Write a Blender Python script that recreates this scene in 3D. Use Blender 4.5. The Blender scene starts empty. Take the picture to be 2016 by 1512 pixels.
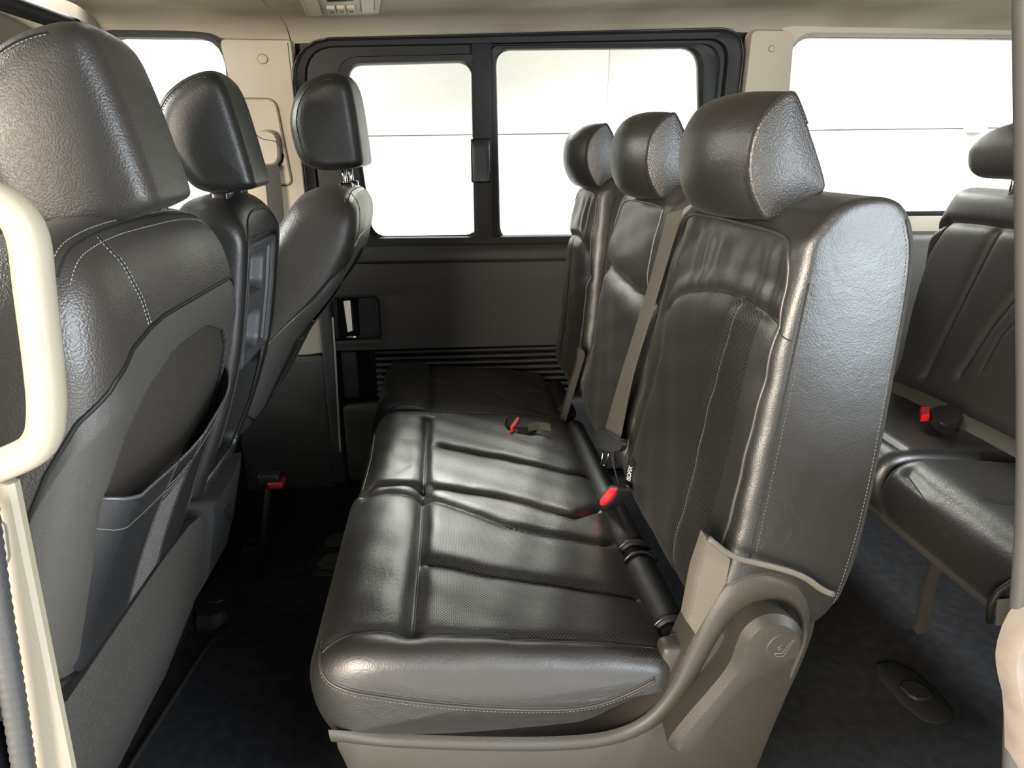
import bpy, math, random
import numpy as np
from mathutils import Vector, Matrix
from mathutils.bvhtree import BVHTree
random.seed(4); np.random.seed(4)
S = bpy.context.scene
COL = S.collection
PI = math.pi

# ---------------------------------------------------------------- camera
cam_d = bpy.data.cameras.new('camera'); cam = bpy.data.objects.new('camera', cam_d); COL.objects.link(cam)
pitch, yaw = math.radians(19.2), math.radians(5.7)
fw = Vector((math.sin(yaw)*math.cos(pitch), math.cos(yaw)*math.cos(pitch), -math.sin(pitch)))
rt = Vector((math.cos(yaw), -math.sin(yaw), 0)); up = rt.cross(fw)
R = Matrix((rt, up, -fw)).transposed()
cam.matrix_world = Matrix.Translation((0, 0, 1.12)) @ R.to_4x4()
cam_d.sensor_width = 36; cam_d.lens = 1300/2016*36; cam_d.clip_start = .02
S.camera = cam

# ---------------------------------------------------------------- world, booth lights and added unseen lamps
w = bpy.data.worlds.new('booth'); S.world = w; w.use_nodes = True
bg = w.node_tree.nodes['Background']; bg.inputs[0].default_value = (1, .985, .955, 1); bg.inputs[1].default_value = .58
def area(name, loc, target, sx, sy, power, col=(1, 1, 1)):
    l = bpy.data.lights.new(name, 'AREA'); l.shape = 'RECTANGLE'; l.size = sx; l.size_y = sy; l.energy = power; l.color = col
    o = bpy.data.objects.new(name, l); COL.objects.link(o); o.location = loc
    o.rotation_euler = (Vector(target)-Vector(loc)).to_track_quat('-Z', 'Y').to_euler()
    o['kind'] = 'helper'
    return o
area('booth_light_rear', (2.3, -2.3, 1.0), (.4, .9, .8), 1.3, 1.5, 120, (.80, .91, 1))
area('booth_light_front', (-1.9, -2.2, 1.2), (-.3, 1.0, .8), 1.4, 2.0, 250, (1, .88, .74))
area('added_light_far', (.4, 3.25, 2.9), (.1, 1.85, .45), 4.0, 1.0, 1700, (1, .97, .92))  # unseen lamp added to put highlights on the cushions
area('booth_light_nose', (-3.6, 1.5, 2.3), (-.6, 1.4, .8), 2.4, 1.4, 220, (1, .97, .92))
area('booth_light_tail', (5.0, 1.4, 2.7), (1.8, 1.3, .9), 2.4, 1.4, 700, (.95, .98, 1))
area('added_light_upper', (.9, 4.5, 2.65), (.3, 1.2, .75), 6.0, 1.0, 180, (1, .975, .93))  # unseen lamp above the outside wall, added for reflections on the cushions
area('added_light_far_rear', (3.55, 3.4, 2.25), (1.1, 1.1, .4), 1.3, .6, 170, (.93, .97, 1))  # added lamp, out of view, for glare on the rear cushion
area('added_light_side', (2.6, -1.6, 2.6), (1.2, 1.2, .4), 1.3, .8, 90, (.9, .95, 1))  # added lamp brightening the third row through the near quarter window
area('added_light_wall', (-3.2, 4.6, 2.9), (-5.0, 9.0, .8), 2.5, 1.0, 420, (1, .98, .95))  # added lamp that whitens the wall behind the driver window
S.view_settings.view_transform = 'Standard'; S.view_settings.look = 'None'
S.view_settings.exposure = .85; S.view_settings.gamma = 1; S.view_settings.use_curve_mapping = False

# ---------------------------------------------------------------- materials
def lin(r, g, b):
    f = lambda c: ((c/255+.055)/1.055)**2.4 if c > 10 else c/255/12.92
    return (f(r), f(g), f(b), 1)
def newmat(name):
    m = bpy.data.materials.new(name); m.use_nodes = True
    n = m.node_tree.nodes; return m, n, m.node_tree.links, n['Principled BSDF']
def nd(n, t, **k):
    x = n.new(t)
    for a, v in k.items(): setattr(x, a, v)
    return x
def basic(name, col, rough=.5, bump=0, scale=300, spec=.5, metal=0, detail=2, var=0, vscale=6, emit=None):
    m, n, l, b = newmat(name)
    b.inputs['Base Color'].default_value = col; b.inputs['Roughness'].default_value = rough
    b.inputs['Specular IOR Level'].default_value = spec; b.inputs['Metallic'].default_value = metal
    tc = nd(n, 'ShaderNodeTexCoord')
    if bump:
        t = nd(n, 'ShaderNodeTexNoise'); t.inputs['Scale'].default_value = scale; t.inputs['Detail'].default_value = detail
        bp = nd(n, 'ShaderNodeBump'); bp.inputs['Strength'].default_value = bump; bp.inputs['Distance'].default_value = .001
        l.new(tc.outputs['Object'], t.inputs['Vector']); l.new(t.outputs[0], bp.inputs['Height']); l.new(bp.outputs[0], b.inputs['Normal'])
    if var:
        t = nd(n, 'ShaderNodeTexNoise'); t.inputs['Scale'].default_value = vscale; t.inputs['Detail'].default_value = 5
        r = nd(n, 'ShaderNodeMapRange'); r.inputs[1].default_value = .3; r.inputs[2].default_value = .7
        r.inputs[3].default_value = 1-var; r.inputs[4].default_value = 1+var
        mx = nd(n, 'ShaderNodeMix', data_type='RGBA', blend_type='MULTIPLY'); mx.inputs[0].default_value = 1; mx.inputs[6].default_value = col
        l.new(tc.outputs['Object'], t.inputs['Vector']); l.new(t.outputs[0], r.inputs[0]); l.new(r.outputs[0], mx.inputs[7]); l.new(mx.outputs[2], b.inputs['Base Color'])
    if emit: b.inputs['Emission Color'].default_value = col; b.inputs['Emission Strength'].default_value = emit
    return m
def leather(name, col, rough=.36, grain=420, gb=.35, wr=.25, perf=None, spec=.55, rv=.06, sheen=.025):
    """black leather: pebble grain, soft creases, wear; perf = plane in which a grid of tiny holes is punched"""
    m, n, l, b = newmat(name)
    b.inputs['Specular IOR Level'].default_value = spec; b.inputs['Sheen Weight'].default_value = sheen; b.inputs['Sheen Roughness'].default_value = .45; b.inputs['Sheen Tint'].default_value = (1, .95, .87, 1)
    tc = nd(n, 'ShaderNodeTexCoord'); P = tc.outputs['Object']
    v = nd(n, 'ShaderNodeTexVoronoi', feature='SMOOTH_F1'); v.inputs['Scale'].default_value = grain; v.inputs['Smoothness'].default_value = .4
    l.new(P, v.inputs['Vector'])
    c = nd(n, 'ShaderNodeTexNoise'); c.inputs['Scale'].default_value = 38; c.inputs['Detail'].default_value = 6; c.inputs['Distortion'].default_value = 1.2
    l.new(P, c.inputs['Vector'])
    b1 = nd(n, 'ShaderNodeBump', invert=True); b1.inputs['Strength'].default_value = gb; b1.inputs['Distance'].default_value = .0009
    b2 = nd(n, 'ShaderNodeBump'); b2.inputs['Strength'].default_value = wr; b2.inputs['Distance'].default_value = .004
    l.new(c.outputs[0], b2.inputs['Height']); l.new(v.outputs['Distance'], b1.inputs['Height']); l.new(b2.outputs[0], b1.inputs['Normal'])
    l.new(b1.outputs[0], b.inputs['Normal'])
    wn = nd(n, 'ShaderNodeTexNoise'); wn.inputs['Scale'].default_value = 5; wn.inputs['Detail'].default_value = 6; l.new(P, wn.inputs['Vector'])
    r = nd(n, 'ShaderNodeMapRange'); r.inputs[1].default_value = .3; r.inputs[2].default_value = .7
    r.inputs[3].default_value = rough-rv; r.inputs[4].default_value = rough+rv
    l.new(wn.outputs[0], r.inputs[0]); l.new(r.outputs[0], b.inputs['Roughness'])
    if perf:
        sp = nd(n, 'ShaderNodeSeparateXYZ'); l.new(P, sp.inputs[0])
        a, d = sp.outputs[perf[0]], sp.outputs[perf[1]]
        k = 2*PI/.0058
        def mth(op, x, y=None):
            q = nd(n, 'ShaderNodeMath', operation=op)
            for i, s in enumerate((x, y)):
                if s is None: continue
                if isinstance(s, (int, float)): q.inputs[i].default_value = s
                else: l.new(s, q.inputs[i])
            return q.outputs[0]
        s1 = mth('COSINE', mth('MULTIPLY', mth('ADD', a, d), k)); s2 = mth('COSINE', mth('MULTIPLY', mth('SUBTRACT', a, d), k))
        h = mth('GREATER_THAN', mth('ADD', s1, s2), 1.25)
        mx = nd(n, 'ShaderNodeMix', data_type='RGBA'); l.new(h, mx.inputs[0]); mx.inputs[6].default_value = col; mx.inputs[7].default_value = (.001, .001, .001, 1)
        l.new(mx.outputs[2], b.inputs['Base Color'])
        sm = mth('MULTIPLY', mth('SUBTRACT', 1.0, h), spec); l.new(sm, b.inputs['Specular IOR Level'])
    else:
        b.inputs['Base Color'].default_value = col
    return m
LEA = leather('seat_leather', (.011, .0105, .0095, 1), .42, 420, .2, .13, None, .75)
LEAP = leather('seat_leather_perforated_cushion', (.011, .0105, .01, 1), .4, 420, .15, .08, (0, 1), .7)
LEAB = leather('seat_leather_perforated_backrest', (.011, .0105, .01, 1), .46, 420, .15, .08, (1, 2), .45)
LEAG = leather('seat_leather_coarse_grain', (.016, .0155, .015, 1), .44, 400, .5, .03, None, .7)
LEAF = leather('front_seat_leather', (.036, .031, .0265, 1), .42, 400, .5, .03, None, .7)
SHELL = leather('shell_vinyl', (.055, .051, .046, 1), .5, 500, .3, .12, None, .4)
DARKP = basic('smooth_black_panel', (.014, .0145, .016, 1), .42, .15, 60, .4)
POCK = basic('pocket_vinyl', (.021, .0215, .0225, 1), .42, .2, 200, .4, var=.12)
PIPE = basic('piping', (.03, .028, .026, 1), .35)
SEAMD = basic('dark_seam_thread', (.006, .006, .006, 1), .8)  # near-black thread laid along the seams
THR = basic('grey_thread', (.12, .115, .105, 1), .8)
THRL = basic('pale_thread', (.34, .32, .29, 1), .8)
THRD = basic('dark_brown_thread', (.11, .08, .065, 1), .8)
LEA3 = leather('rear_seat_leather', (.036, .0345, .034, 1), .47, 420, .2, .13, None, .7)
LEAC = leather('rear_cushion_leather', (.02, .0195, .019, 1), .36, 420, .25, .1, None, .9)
PLG = basic('grey_brown_plastic', (.031, .0285, .024, 1), .45, .35, 900, .4)
PLB = basic('black_plastic', (.012, .012, .012, 1), .5, .25, 700, .25)
PLBG = basic('gloss_black_plastic', (.012, .012, .013, 1), .22)
PLM = basic('matt_black_plastic', (.006, .006, .007, 1), .8, spec=.2)
TRAY = basic('grey_tray_plastic', (.085, .087, .092, 1), .42, .1, 500)
DOORP = basic('door_panel_plastic', (.040, .038, .036, 1), .55, .4, 800, .35)
BEIGE = basic('beige_trim', (.37, .335, .265, 1), .55, .2, 500, .35, var=.04, vscale=3)
BEIGEL = basic('cream_trim', (.24, .213, .16, 1), .5, .2, 400, .35, var=.03)
BEIGED = basic('beige_trim_gap', (.10, .09, .07, 1), .8)
RUB = basic('rubber_seal', (.03, .03, .03, 1), .6, .5, 200)
CARP = basic('floor_carpet', (.016, .0165, .018, 1), .95, 1, 900, .1, var=.3, vscale=40)
CARPG = basic('grey_carpet', (.062, .058, .052, 1), .95, 1, 1200, .15, var=.25, vscale=250)
BELT = basic('taupe_belt_webbing', (.068, .061, .050, 1), .6, .5, 900, .3)
BELTD = basic('dark_belt_webbing', (.035, .033, .030, 1), .6, .5, 900, .3)
RED = basic('red_button', (.62, .012, .018, 1), .35)
REDD = basic('dark_red_button', (.22, .004, .01, 1), .4)
CHR = basic('chrome', (.8, .8, .78, 1), .12, metal=1)
SAT = basic('satin_metal', (.75, .73, .68, 1), .3, metal=1)
WHT = basic('white_print', (.7, .7, .7, 1), .6)
STRIPM = basic('pale_door_seal', (.33, .31, .28, 1), .5)
WALLW = basic('booth_wall_white', (.20, .20, .19, 1), .7, var=.02, vscale=1.2)
GROUND = basic('booth_floor', (.55, .54, .52, 1), .6, var=.08)
LCD = basic('lcd_black', (.004, .008, .012, 1), .15)
def ceiling_mat():
    m, n, l, b = newmat('headliner_cloth')
    tc = nd(n, 'ShaderNodeTexCoord')
    t = nd(n, 'ShaderNodeTexNoise'); t.inputs['Scale'].default_value = 3.2; t.inputs['Detail'].default_value = 6; l.new(tc.outputs['Object'], t.inputs['Vector'])
    cr = nd(n, 'ShaderNodeValToRGB'); e = cr.color_ramp.elements
    e[0].position = .3; e[0].color = (.24, .205, .155, 1); e[1].position = .62; e[1].color = (.34, .305, .24, 1)
    l.new(t.outputs[0], cr.inputs[0]); l.new(cr.outputs[0], b.inputs['Base Color'])
    f = nd(n, 'ShaderNodeTexNoise'); f.inputs['Scale'].default_value = 900; l.new(tc.outputs['Object'], f.inputs['Vector'])
    bp = nd(n, 'ShaderNodeBump'); bp.inputs['Strength'].default_value = .4; bp.inputs['Distance'].default_value = .001
    l.new(f.outputs[0], bp.inputs['Height']); l.new(bp.outputs[0], b.inputs['Normal'])
    b.inputs['Roughness'].default_value = .95; b.inputs['Specular IOR Level'].default_value = .1
    return m
HEAD = ceiling_mat()
def glass_mat():
    m = bpy.data.materials.new('window_glass'); m.use_nodes = True
    n = m.node_tree.nodes; l = m.node_tree.links; n.clear()
    o = nd(n, 'ShaderNodeOutputMaterial'); mx = nd(n, 'ShaderNodeMixShader'); t = nd(n, 'ShaderNodeBsdfTransparent'); g = nd(n, 'ShaderNodeBsdfGlossy')
    f = nd(n, 'ShaderNodeFresnel'); f.inputs[0].default_value = 1.45; t.inputs[0].default_value = (.97, .985, .965, 1); g.inputs['Roughness'].default_value = .02
    l.new(f.outputs[0], mx.inputs[0]); l.new(t.outputs[0], mx.inputs[1]); l.new(g.outputs[0], mx.inputs[2]); l.new(mx.outputs[0], o.inputs[0])
    return m
GLASS = glass_mat()

# ---------------------------------------------------------------- mesh helpers
def mesh(name, V, F, mat, parent=None, sharp=None, mi=None):
    me = bpy.data.meshes.new(name)
    me.from_pydata(np.asarray(V, float).tolist(), [], F.tolist() if isinstance(F, np.ndarray) else F)
    mats = mat if isinstance(mat, (list, tuple)) else [mat]
    for m in mats: me.materials.append(m)
    me.polygons.foreach_set('use_smooth', [True]*len(me.polygons))
    if mi is not None: me.polygons.foreach_set('material_index', np.asarray(mi, int).tolist())
    if sharp: me.set_sharp_from_angle(angle=math.radians(sharp))
    me.update()
    o = bpy.data.objects.new(name, me); COL.objects.link(o)
    if parent is not None: o.parent = parent
    return o
def tag(o, label, cat, group=None):
    o['label'] = label; o['category'] = cat
    if group: o['group'] = group
    return o
def thing(name, label, cat, loc=(0, 0, 0), group=None):
    o = bpy.data.objects.new(name, None); COL.objects.link(o); o.empty_display_size = .05
    return tag(o, label, cat, group)
def struct(o, label=None, cat=None):
    o['kind'] = 'structure'
    if label: o['label'] = label; o['category'] = cat
    return o
def stuff(o): o['kind'] = 'stuff'; return o
def chaikin(p, k=2, closed=True):
    p = np.asarray(p, float)
    for _ in range(k):
        if closed:
            q = np.roll(p, -1, 0); p = np.stack([.75*p+.25*q, .25*p+.75*q], 1).reshape(-1, p.shape[1])
        else:
            a, b = p[:-1], p[1:]; m = np.stack([.75*a+.25*b, .25*a+.75*b], 1).reshape(-1, p.shape[1]); p = np.vstack([p[:1], m, p[-1:]])
    return p
def resample(p, ds, closed=False, n=None):
    p = np.asarray(p, float)
    if closed: p = np.vstack([p, p[:1]])
    d = np.r_[0, np.cumsum(np.linalg.norm(np.diff(p, axis=0), axis=1))]
    n = n or max(3, int(round(d[-1]/ds)))
    t = np.linspace(0, d[-1], n, endpoint=not closed)
    return np.stack([np.interp(t, d, p[:, i]) for i in range(p.shape[1])], 1)
def area2(p): q = np.roll(p, -1, 0); return .5*np.sum(p[:, 0]*q[:, 1]-q[:, 0]*p[:, 1])
def normals2(p):
    t = np.roll(p, -1, 0)-np.roll(p, 1, 0); t /= np.linalg.norm(t, axis=1)[:, None]+1e-9
    n = np.stack([t[:, 1], -t[:, 0]], 1)
    return n if area2(p) > 0 else -n
def pdist(a, b, poly):
    best = np.full(a.shape, 9.)
    for (x0, y0), (x1, y1) in zip(poly[:-1], poly[1:]):
        dx, dy = x1-x0, y1-y0; t = np.clip(((a-x0)*dx+(b-y0)*dy)/(dx*dx+dy*dy+1e-12), 0, 1)
        best = np.minimum(best, np.hypot(a-x0-t*dx, b-y0-t*dy))
    return best
def inside(a, b, poly):
    r = np.zeros(a.shape, bool); n = len(poly)
    for i in range(n):
        (x0, y0), (x1, y1) = poly[i], poly[(i+1) % n]
        c = ((y0 > b) != (y1 > b)) & (a < (x1-x0)*(b-y0)/((y1-y0) or 1e-12)+x0); r ^= c
    return r
def sm(x, a, b): t = np.clip((x-a)/(b-a), 0, 1); return t*t*(3-2*t)
def gv(d, depth, wd): return depth*np.exp(-(d/wd)**1.25)
def gridF(R_, N, closed=False):
    i = np.arange(R_-1)[:, None]; j = np.arange(N if closed else N-1)[None, :]
    a = i*N+j; b = i*N+(j+1) % N
    return np.stack([a, b, b+N, a+N], -1).reshape(-1, 4)
def fixn(V, F):
    return F
def slab(name, prof, y0, y1, mat, parent, ny=60, er=.03, dome=.004, post=None, ds=.006, ch=2, caps=7, mfn=None, er1=None):
    """side profile (x,z) drawn out along y, ends rolled in by er and closed by softly domed caps; post() shapes seams and puffs"""
    p = resample(chaikin(prof, ch), ds, True); nn = normals2(p); N = len(p); c = p.mean(0)
    rings = []; er1 = er if er1 is None else er1
    def cap(ye, sg, e):
        out = []
        m_ = max(1, int(2.2*e/ds)); ns = sum(np.roll(nn, k_, 0) for k_ in range(-m_, m_+1)); ns /= np.linalg.norm(ns, axis=1)[:, None]+1e-9
        pi = p-ns*e
        for k in range(1, caps): s = k/caps; out.append((c+(pi-c)*s, ye-sg*dome*(1-s*s), sg))
        for th in np.linspace(0, PI/2, 8)[:-1]: out.append((p-ns*e*(1-math.sin(th)), ye+sg*e*(1-math.cos(th)), sg))
        return out
    A = cap(y0, 1, er); B = cap(y1, -1, er1)[::-1]
    for q, y, _ in A: rings.append((q, y))
    for y in np.linspace(y0+er, y1-er1, ny): rings.append((p, y))
    for q, y, _ in B: rings.append((q, y))
    X = np.array([r[0][:, 0] for r in rings]); Z = np.array([r[0][:, 1] for r in rings]); Y = np.array([[r[1]]*N for r in rings], float)
    T = 2*(Y-y0)/(y1-y0)-1
    NX = np.tile(nn[:, 0], (len(rings), 1)); NZ = np.tile(nn[:, 1], (len(rings), 1))
    capm = np.zeros_like(X); capm[:caps-1] = 1; capm[-(caps-1):] = 1
    if post: X, Y, Z = post(X, Y, Z, NX*(1-capm), NZ*(1-capm), T)
    V = np.stack([X, Y, Z], -1).reshape(-1, 3); F = gridF(len(rings), N, True)
    c0 = X[0].mean(), Y[0].mean(), Z[0].mean(); c1 = X[-1].mean(), Y[-1].mean(), Z[-1].mean()
    n0 = len(V); V = np.vstack([V, [c0, c1]]); L = (len(rings)-1)*N
    Fl = F.tolist()
    rev = area2(p) > 0
    fa = [[n0, (j+1) % N, j] for j in range(N)]; fb = [[n0+1, L+j, L+(j+1) % N] for j in range(N)]
    mi = None
    if mfn:
        Cn = V[F].mean(1); mi = list(mfn(Cn[:, 0], Cn[:, 1], Cn[:, 2], NX.reshape(-1)[F[:, 0]], NZ.reshape(-1)[F[:, 0]]).astype(int))+[0]*(2*N)
    Fl = Fl+fa+fb
    if not rev: Fl = [f[::-1] for f in Fl]
    Fl = [f[::-1] for f in Fl]
    o = mesh(name, V, Fl, mat, parent, mi=mi)
    o_b = BVHTree.FromPolygons(V.tolist(), Fl)
    return o, o_b
def cast(b, o, d, off=0, far=3):
    h = b.ray_cast(Vector(o), Vector(d).normalized(), far)
    if h[0] is None: return None
    n = h[1] if h[1].dot(Vector(d)) < 0 else -h[1]
    return np.array(h[0]+n*off)
def drape(b, pts, d, off=0, start=1.0):
    d = np.asarray(d, float); out = []
    for p in pts:
        h = cast(b, np.asarray(p)-d*start, d, off)
        if h is not None: out.append(h)
    return np.array(out)
def tube_vf(pts, r, k=6, closed=False, flat=1., caps=True):
    p = np.asarray(pts, float); n = len(p)
    t = np.gradient(p, axis=0) if not closed else np.roll(p, -1, 0)-np.roll(p, 1, 0)
    t /= np.linalg.norm(t, axis=1)[:, None]+1e-12
    u = np.cross(t[0], [0, 0, 1.]) if abs(t[0][2]) < .9 else np.cross(t[0], [0, 1., 0]); u /= np.linalg.norm(u)
    V = []; rr = np.broadcast_to(np.asarray(r, float), (n,))
    for i in range(n):
        u = u-t[i]*np.dot(u, t[i]); u /= np.linalg.norm(u)+1e-12; v = np.cross(t[i], u)
        for a in range(k):
            an = 2*PI*a/k; V.append(p[i]+rr[i]*(math.cos(an)*u+math.sin(an)*v*flat))
    F = []
    for i in range(n if closed else n-1):
        j = (i+1) % n
        for a in range(k): F.append([i*k+a, i*k+(a+1) % k, j*k+(a+1) % k, j*k+a])
    if caps and not closed: F += [list(range(k))[::-1], list(range((n-1)*k, n*k))]
    return V, F
def join(parts):
    V, F = [], []
    for v, f in parts: o = len(V); V += list(v); F += [[i+o for i in q] for q in f]
    return V, F
def tube(name, pts, r, mat, parent=None, k=8, closed=False, flat=1.):
    V, F = tube_vf(pts, r, k, closed, flat); return mesh(name, V, F, mat, parent)
def stitches(name, pts, mat, parent, ln=.0034, gap=.0022, r=.00055):
    if len(pts) < 2: return
    p = resample(pts, .0008); step = int(round((ln+gap)/.0008)); a = int(round(ln/.0008)); parts = []
    for i in range(0, len(p)-a, step): parts.append(tube_vf(p[[i, i+a//2, i+a]], r, 4))
    if parts: return stuff(mesh(name, *join(parts), mat, parent))
def ribbon(name, pts, wv, th, mat, parent=None):
    """flat strap: centre line pts, half width vectors wv (same length), thickness th"""
    p = np.asarray(pts, float); wv = np.asarray(wv, float); t = np.gradient(p, axis=0)
    nrm = np.cross(t, wv); nrm /= np.linalg.norm(nrm, axis=1)[:, None]+1e-9
    secs = [(-1, -.5), (-.9, -1), (0, -1.), (.9, -1), (1, -.5), (1, .5), (.9, 1), (0, 1.), (-.9, 1), (-1, .5)]
    V = [p[i]+wv[i]*a+nrm[i]*th/2*b for i in range(len(p)) for a, b in secs]; k = len(secs)
    F = gridF(len(p), k, True).tolist()+[list(range(k)), list(range((len(p)-1)*k, len(p)*k))[::-1]]
    return mesh(name, V, F, mat, parent, sharp=50)
def rbox(name, x0, x1, y0, y1, z0, z1, mat, parent=None, r=.005, fn=None, seg=3):
    h = np.array([x1-x0, y1-y0, z1-z0])/2; c = np.array([x1+x0, y1+y0, z1+z0])/2; r = min(r, .98*h.min())
    if seg < 2: pass
    def ax(hh):
        th = np.linspace(0, PI/2, seg+1); e = [-hh+r*(1-math.sin(a)) for a in th[::-1]]
        e = [-hh+r*(1-math.cos(a)) for a in th]; mid = list(np.linspace(-(hh-r), hh-r, 5 if fn is None else 12)[1:-1])
        return np.array(e+mid+[-q for q in e[::-1]])
    A = [ax(q) for q in h]; V = []; F = []; key = {}
    def vid(i, j, k):
        q = (i, j, k)
        if q not in key:
            p = np.array([A[0][i], A[1][j], A[2][k]]); cl = np.clip(p, -(h-r), h-r); d = p-cl; L = np.linalg.norm(d)
            m = np.max(np.abs(d)); 
            if L > 1e-9: p = cl+d/L*m if m < r*.999 else cl+d/L*r
            key[q] = len(V); V.append(p+c)
        return key[q]
    n = [len(a) for a in A]
    for k, e in ((0, 0), (n[2]-1, 1)):
        for i in range(n[0]-1):
            for j in range(n[1]-1):
                f = [vid(i, j, k), vid(i+1, j, k), vid(i+1, j+1, k), vid(i, j+1, k)]; F.append(f if e else f[::-1])
    for j, e in ((0, 0), (n[1]-1, 1)):
        for i in range(n[0]-1):
            for k in range(n[2]-1):
                f = [vid(i, j, k), vid(i+1, j, k), vid(i+1, j, k+1), vid(i, j, k+1)]; F.append(f[::-1] if e else f)
    for i, e in ((0, 0), (n[0]-1, 1)):
        for j in range(n[1]-1):
            for k in range(n[2]-1):
                f = [vid(i, j, k), vid(i, j+1, k), vid(i, j+1, k+1), vid(i, j, k+1)]; F.append(f if e else f[::-1])
    V = np.array(V)
    if fn: V = fn(V)
    return mesh(name, V, F, mat, parent, sharp=45)
def loft(name, loops, mat, parent=None, cap0=True, cap1=True, sharp=35, closed=True):
    n = len(loops[0]); V = [tuple(q) for L in loops for q in L]; F = gridF(len(loops), n, closed).tolist()
    if cap0: F.append(list(range(n))[::-1])
    if cap1: F.append(list(range((len(loops)-1)*n, len(loops)*n)))
    return mesh(name, V, F, mat, parent, sharp=sharp)
def plate(name, pts, levels, mat, parent=None, plane='xz', sharp=35):
    """outline drawn out through levels (depth, inset)"""
    p = np.asarray(pts, float); nn = normals2(p); loops = []
    for d, ins in levels:
        q = p-nn*ins
        if plane == 'xz': loops.append([(a, d, b) for a, b in q])
        elif plane == 'xy': loops.append([(a, b, d) for a, b in q])
        else: loops.append([(d, a, b) for a, b in q])
    return loft(name, loops, mat, parent, sharp=sharp)
def rrect(cs, r, n=6):
    """rounded quadrilateral through corners cs"""
    cs = np.asarray(cs, float); out = []; m = len(cs); rr = r if hasattr(r, '__len__') else [r]*m
    for i in range(m):
        c, a, b = cs[i], cs[i-1], cs[(i+1) % m]; da = (a-c)/np.linalg.norm(a-c); db = (b-c)/np.linalg.norm(b-c)
        p0, p2 = c+da*rr[i], c+db*rr[i]
        for t in np.linspace(0, 1, n):
            out.append(((1-t)**2)*p0+2*t*(1-t)*(c*.86+.07*(p0+p2))+t*t*p2)
    return np.array(out)
def wallring(name, outer, inner, y0, y1, mat, parent=None, ro=.001):
    n = 6; o = rrect(outer, ro, n); i = inner
    L = lambda q, y: [(a, y, b) for a, b in q]
    loops = [L(o, y0), L(i, y0), L(i, y1), L(o, y1), L(o, y0)]
    return loft(name, loops, mat, parent, False, False, sharp=30)
def ring(name, o, i, levels, mat, parent=None, sharp=30):
    """frame between outline o and opening i (x,z); levels = list of (which 0..1 between o and i, y)"""
    loops = [[(a, y, b) for a, b in (o+(i-o)*t)] for t, y in levels]; loops.append(loops[0])
    return loft(name, loops, mat, parent, False, False, sharp=sharp)

# ================================================================ the booth outside
bo = struct(bpy.data.objects.new('wall_outside', None), 'white panelled booth wall seen through the windows', 'wall'); COL.objects.link(bo)
ox, oy, dx, dy = .457, 5.5, .8638, -.5039
def bw(s, z, off=0): return (ox+dx*s+dy*-off*-1, oy+dy*s+off*dx, z)
def panel(s0, s1, z0, z1):
    g = .004; s0 += g; s1 -= g; z0 += g; z1 -= g; b = .006
    f = lambda q, off: [bw(s, z, off) for s, z in q]
    q0 = [(s0, z0), (s1, z0), (s1, z1), (s0, z1)]; q1 = [(s0+b, z0+b), (s1-b, z0+b), (s1-b, z1-b), (s0+b, z1-b)]
    loft('panel', [f(q0, .03), f(q0, .005), f(q1, 0)], WALLW, bo)
for s0, s1 in ((-12, -8), (-8, -4.1), (-4.1, -1.4), (-1.4, .86), (.86, 2.65), (2.65, 4.6), (4.6, 6.6)): panel(s0, s1, 1.265, 2.9)
for s0, s1 in ((-12, -4.1), (-4.1, -.2), (-.2, 3.9), (3.9, 6.6)): panel(s0, s1, -.6, 1.265)
rbox('bracket', 3.10, 3.20, 3.86, 3.94, 1.24, 1.30, WALLW, bo, .01)
loft('backing', [[bw(s, z, .04) for s, z in ((-12, -.6), (6.6, -.6), (6.6, 2.9), (-12, 2.9))], [bw(s, z, .06) for s, z in ((-12, -.6), (6.6, -.6), (6.6, 2.9), (-12, 2.9))]], WALLW, bo)
g = struct(mesh('ground', [(-14, -14, -.62), (14, -14, -.62), (14, 14, -.62), (-14, 14, -.62)], [[0, 1, 2, 3]], GROUND))

# ================================================================ van shell
def far_y(z): return 2.2
fl = struct(rbox('floor', -2.1, 2.6, .36, 2.24, -.06, 0, CARP, None, .01), 'black carpeted van floor', 'floor')
# headliner: profile in (y,z), bottom edge at the far wall climbing towards the rear
def zedge(x): return 1.418+.05*min(1, max(0, (x+.42)/1.2))+.022*min(1, max(0, (-.60-x)/.05))
hp = [(.36, 1.36), (.42, 1.42), (.6, 1.47), (1.2, 1.492), (1.7, 1.484), (1.9, 1.474), (2.02, 1.46), (2.10, 1.447), (2.155, 1.422), (2.175, 1.398)]
hp = chaikin(hp, 2, False)
def liner(name, x0, x1):
    xs = np.linspace(x0, x1, max(3, int((x1-x0)/.08))); loops = []
    for x in xs:
        dz = zedge(x)-1.418; L = []
        for y, z in hp:
            L.append((x, y, z+dz*sm(np.array(y), 1.2, 2.1)+ (1.418-1.395)*sm(np.array(y), 1.9, 2.15)))
        for y, z in hp[::-1]: L.append((x, y, z+dz+.05))
        loops.append(L)
    return loft(name, loops, HEAD, None)
struct(liner('ceiling', -.945, -.4245), 'front section of the beige cloth headliner', 'ceiling')
struct(liner('ceiling_rear', -.4215, 2.6), 'rear section of the beige cloth headliner', 'ceiling')
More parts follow.
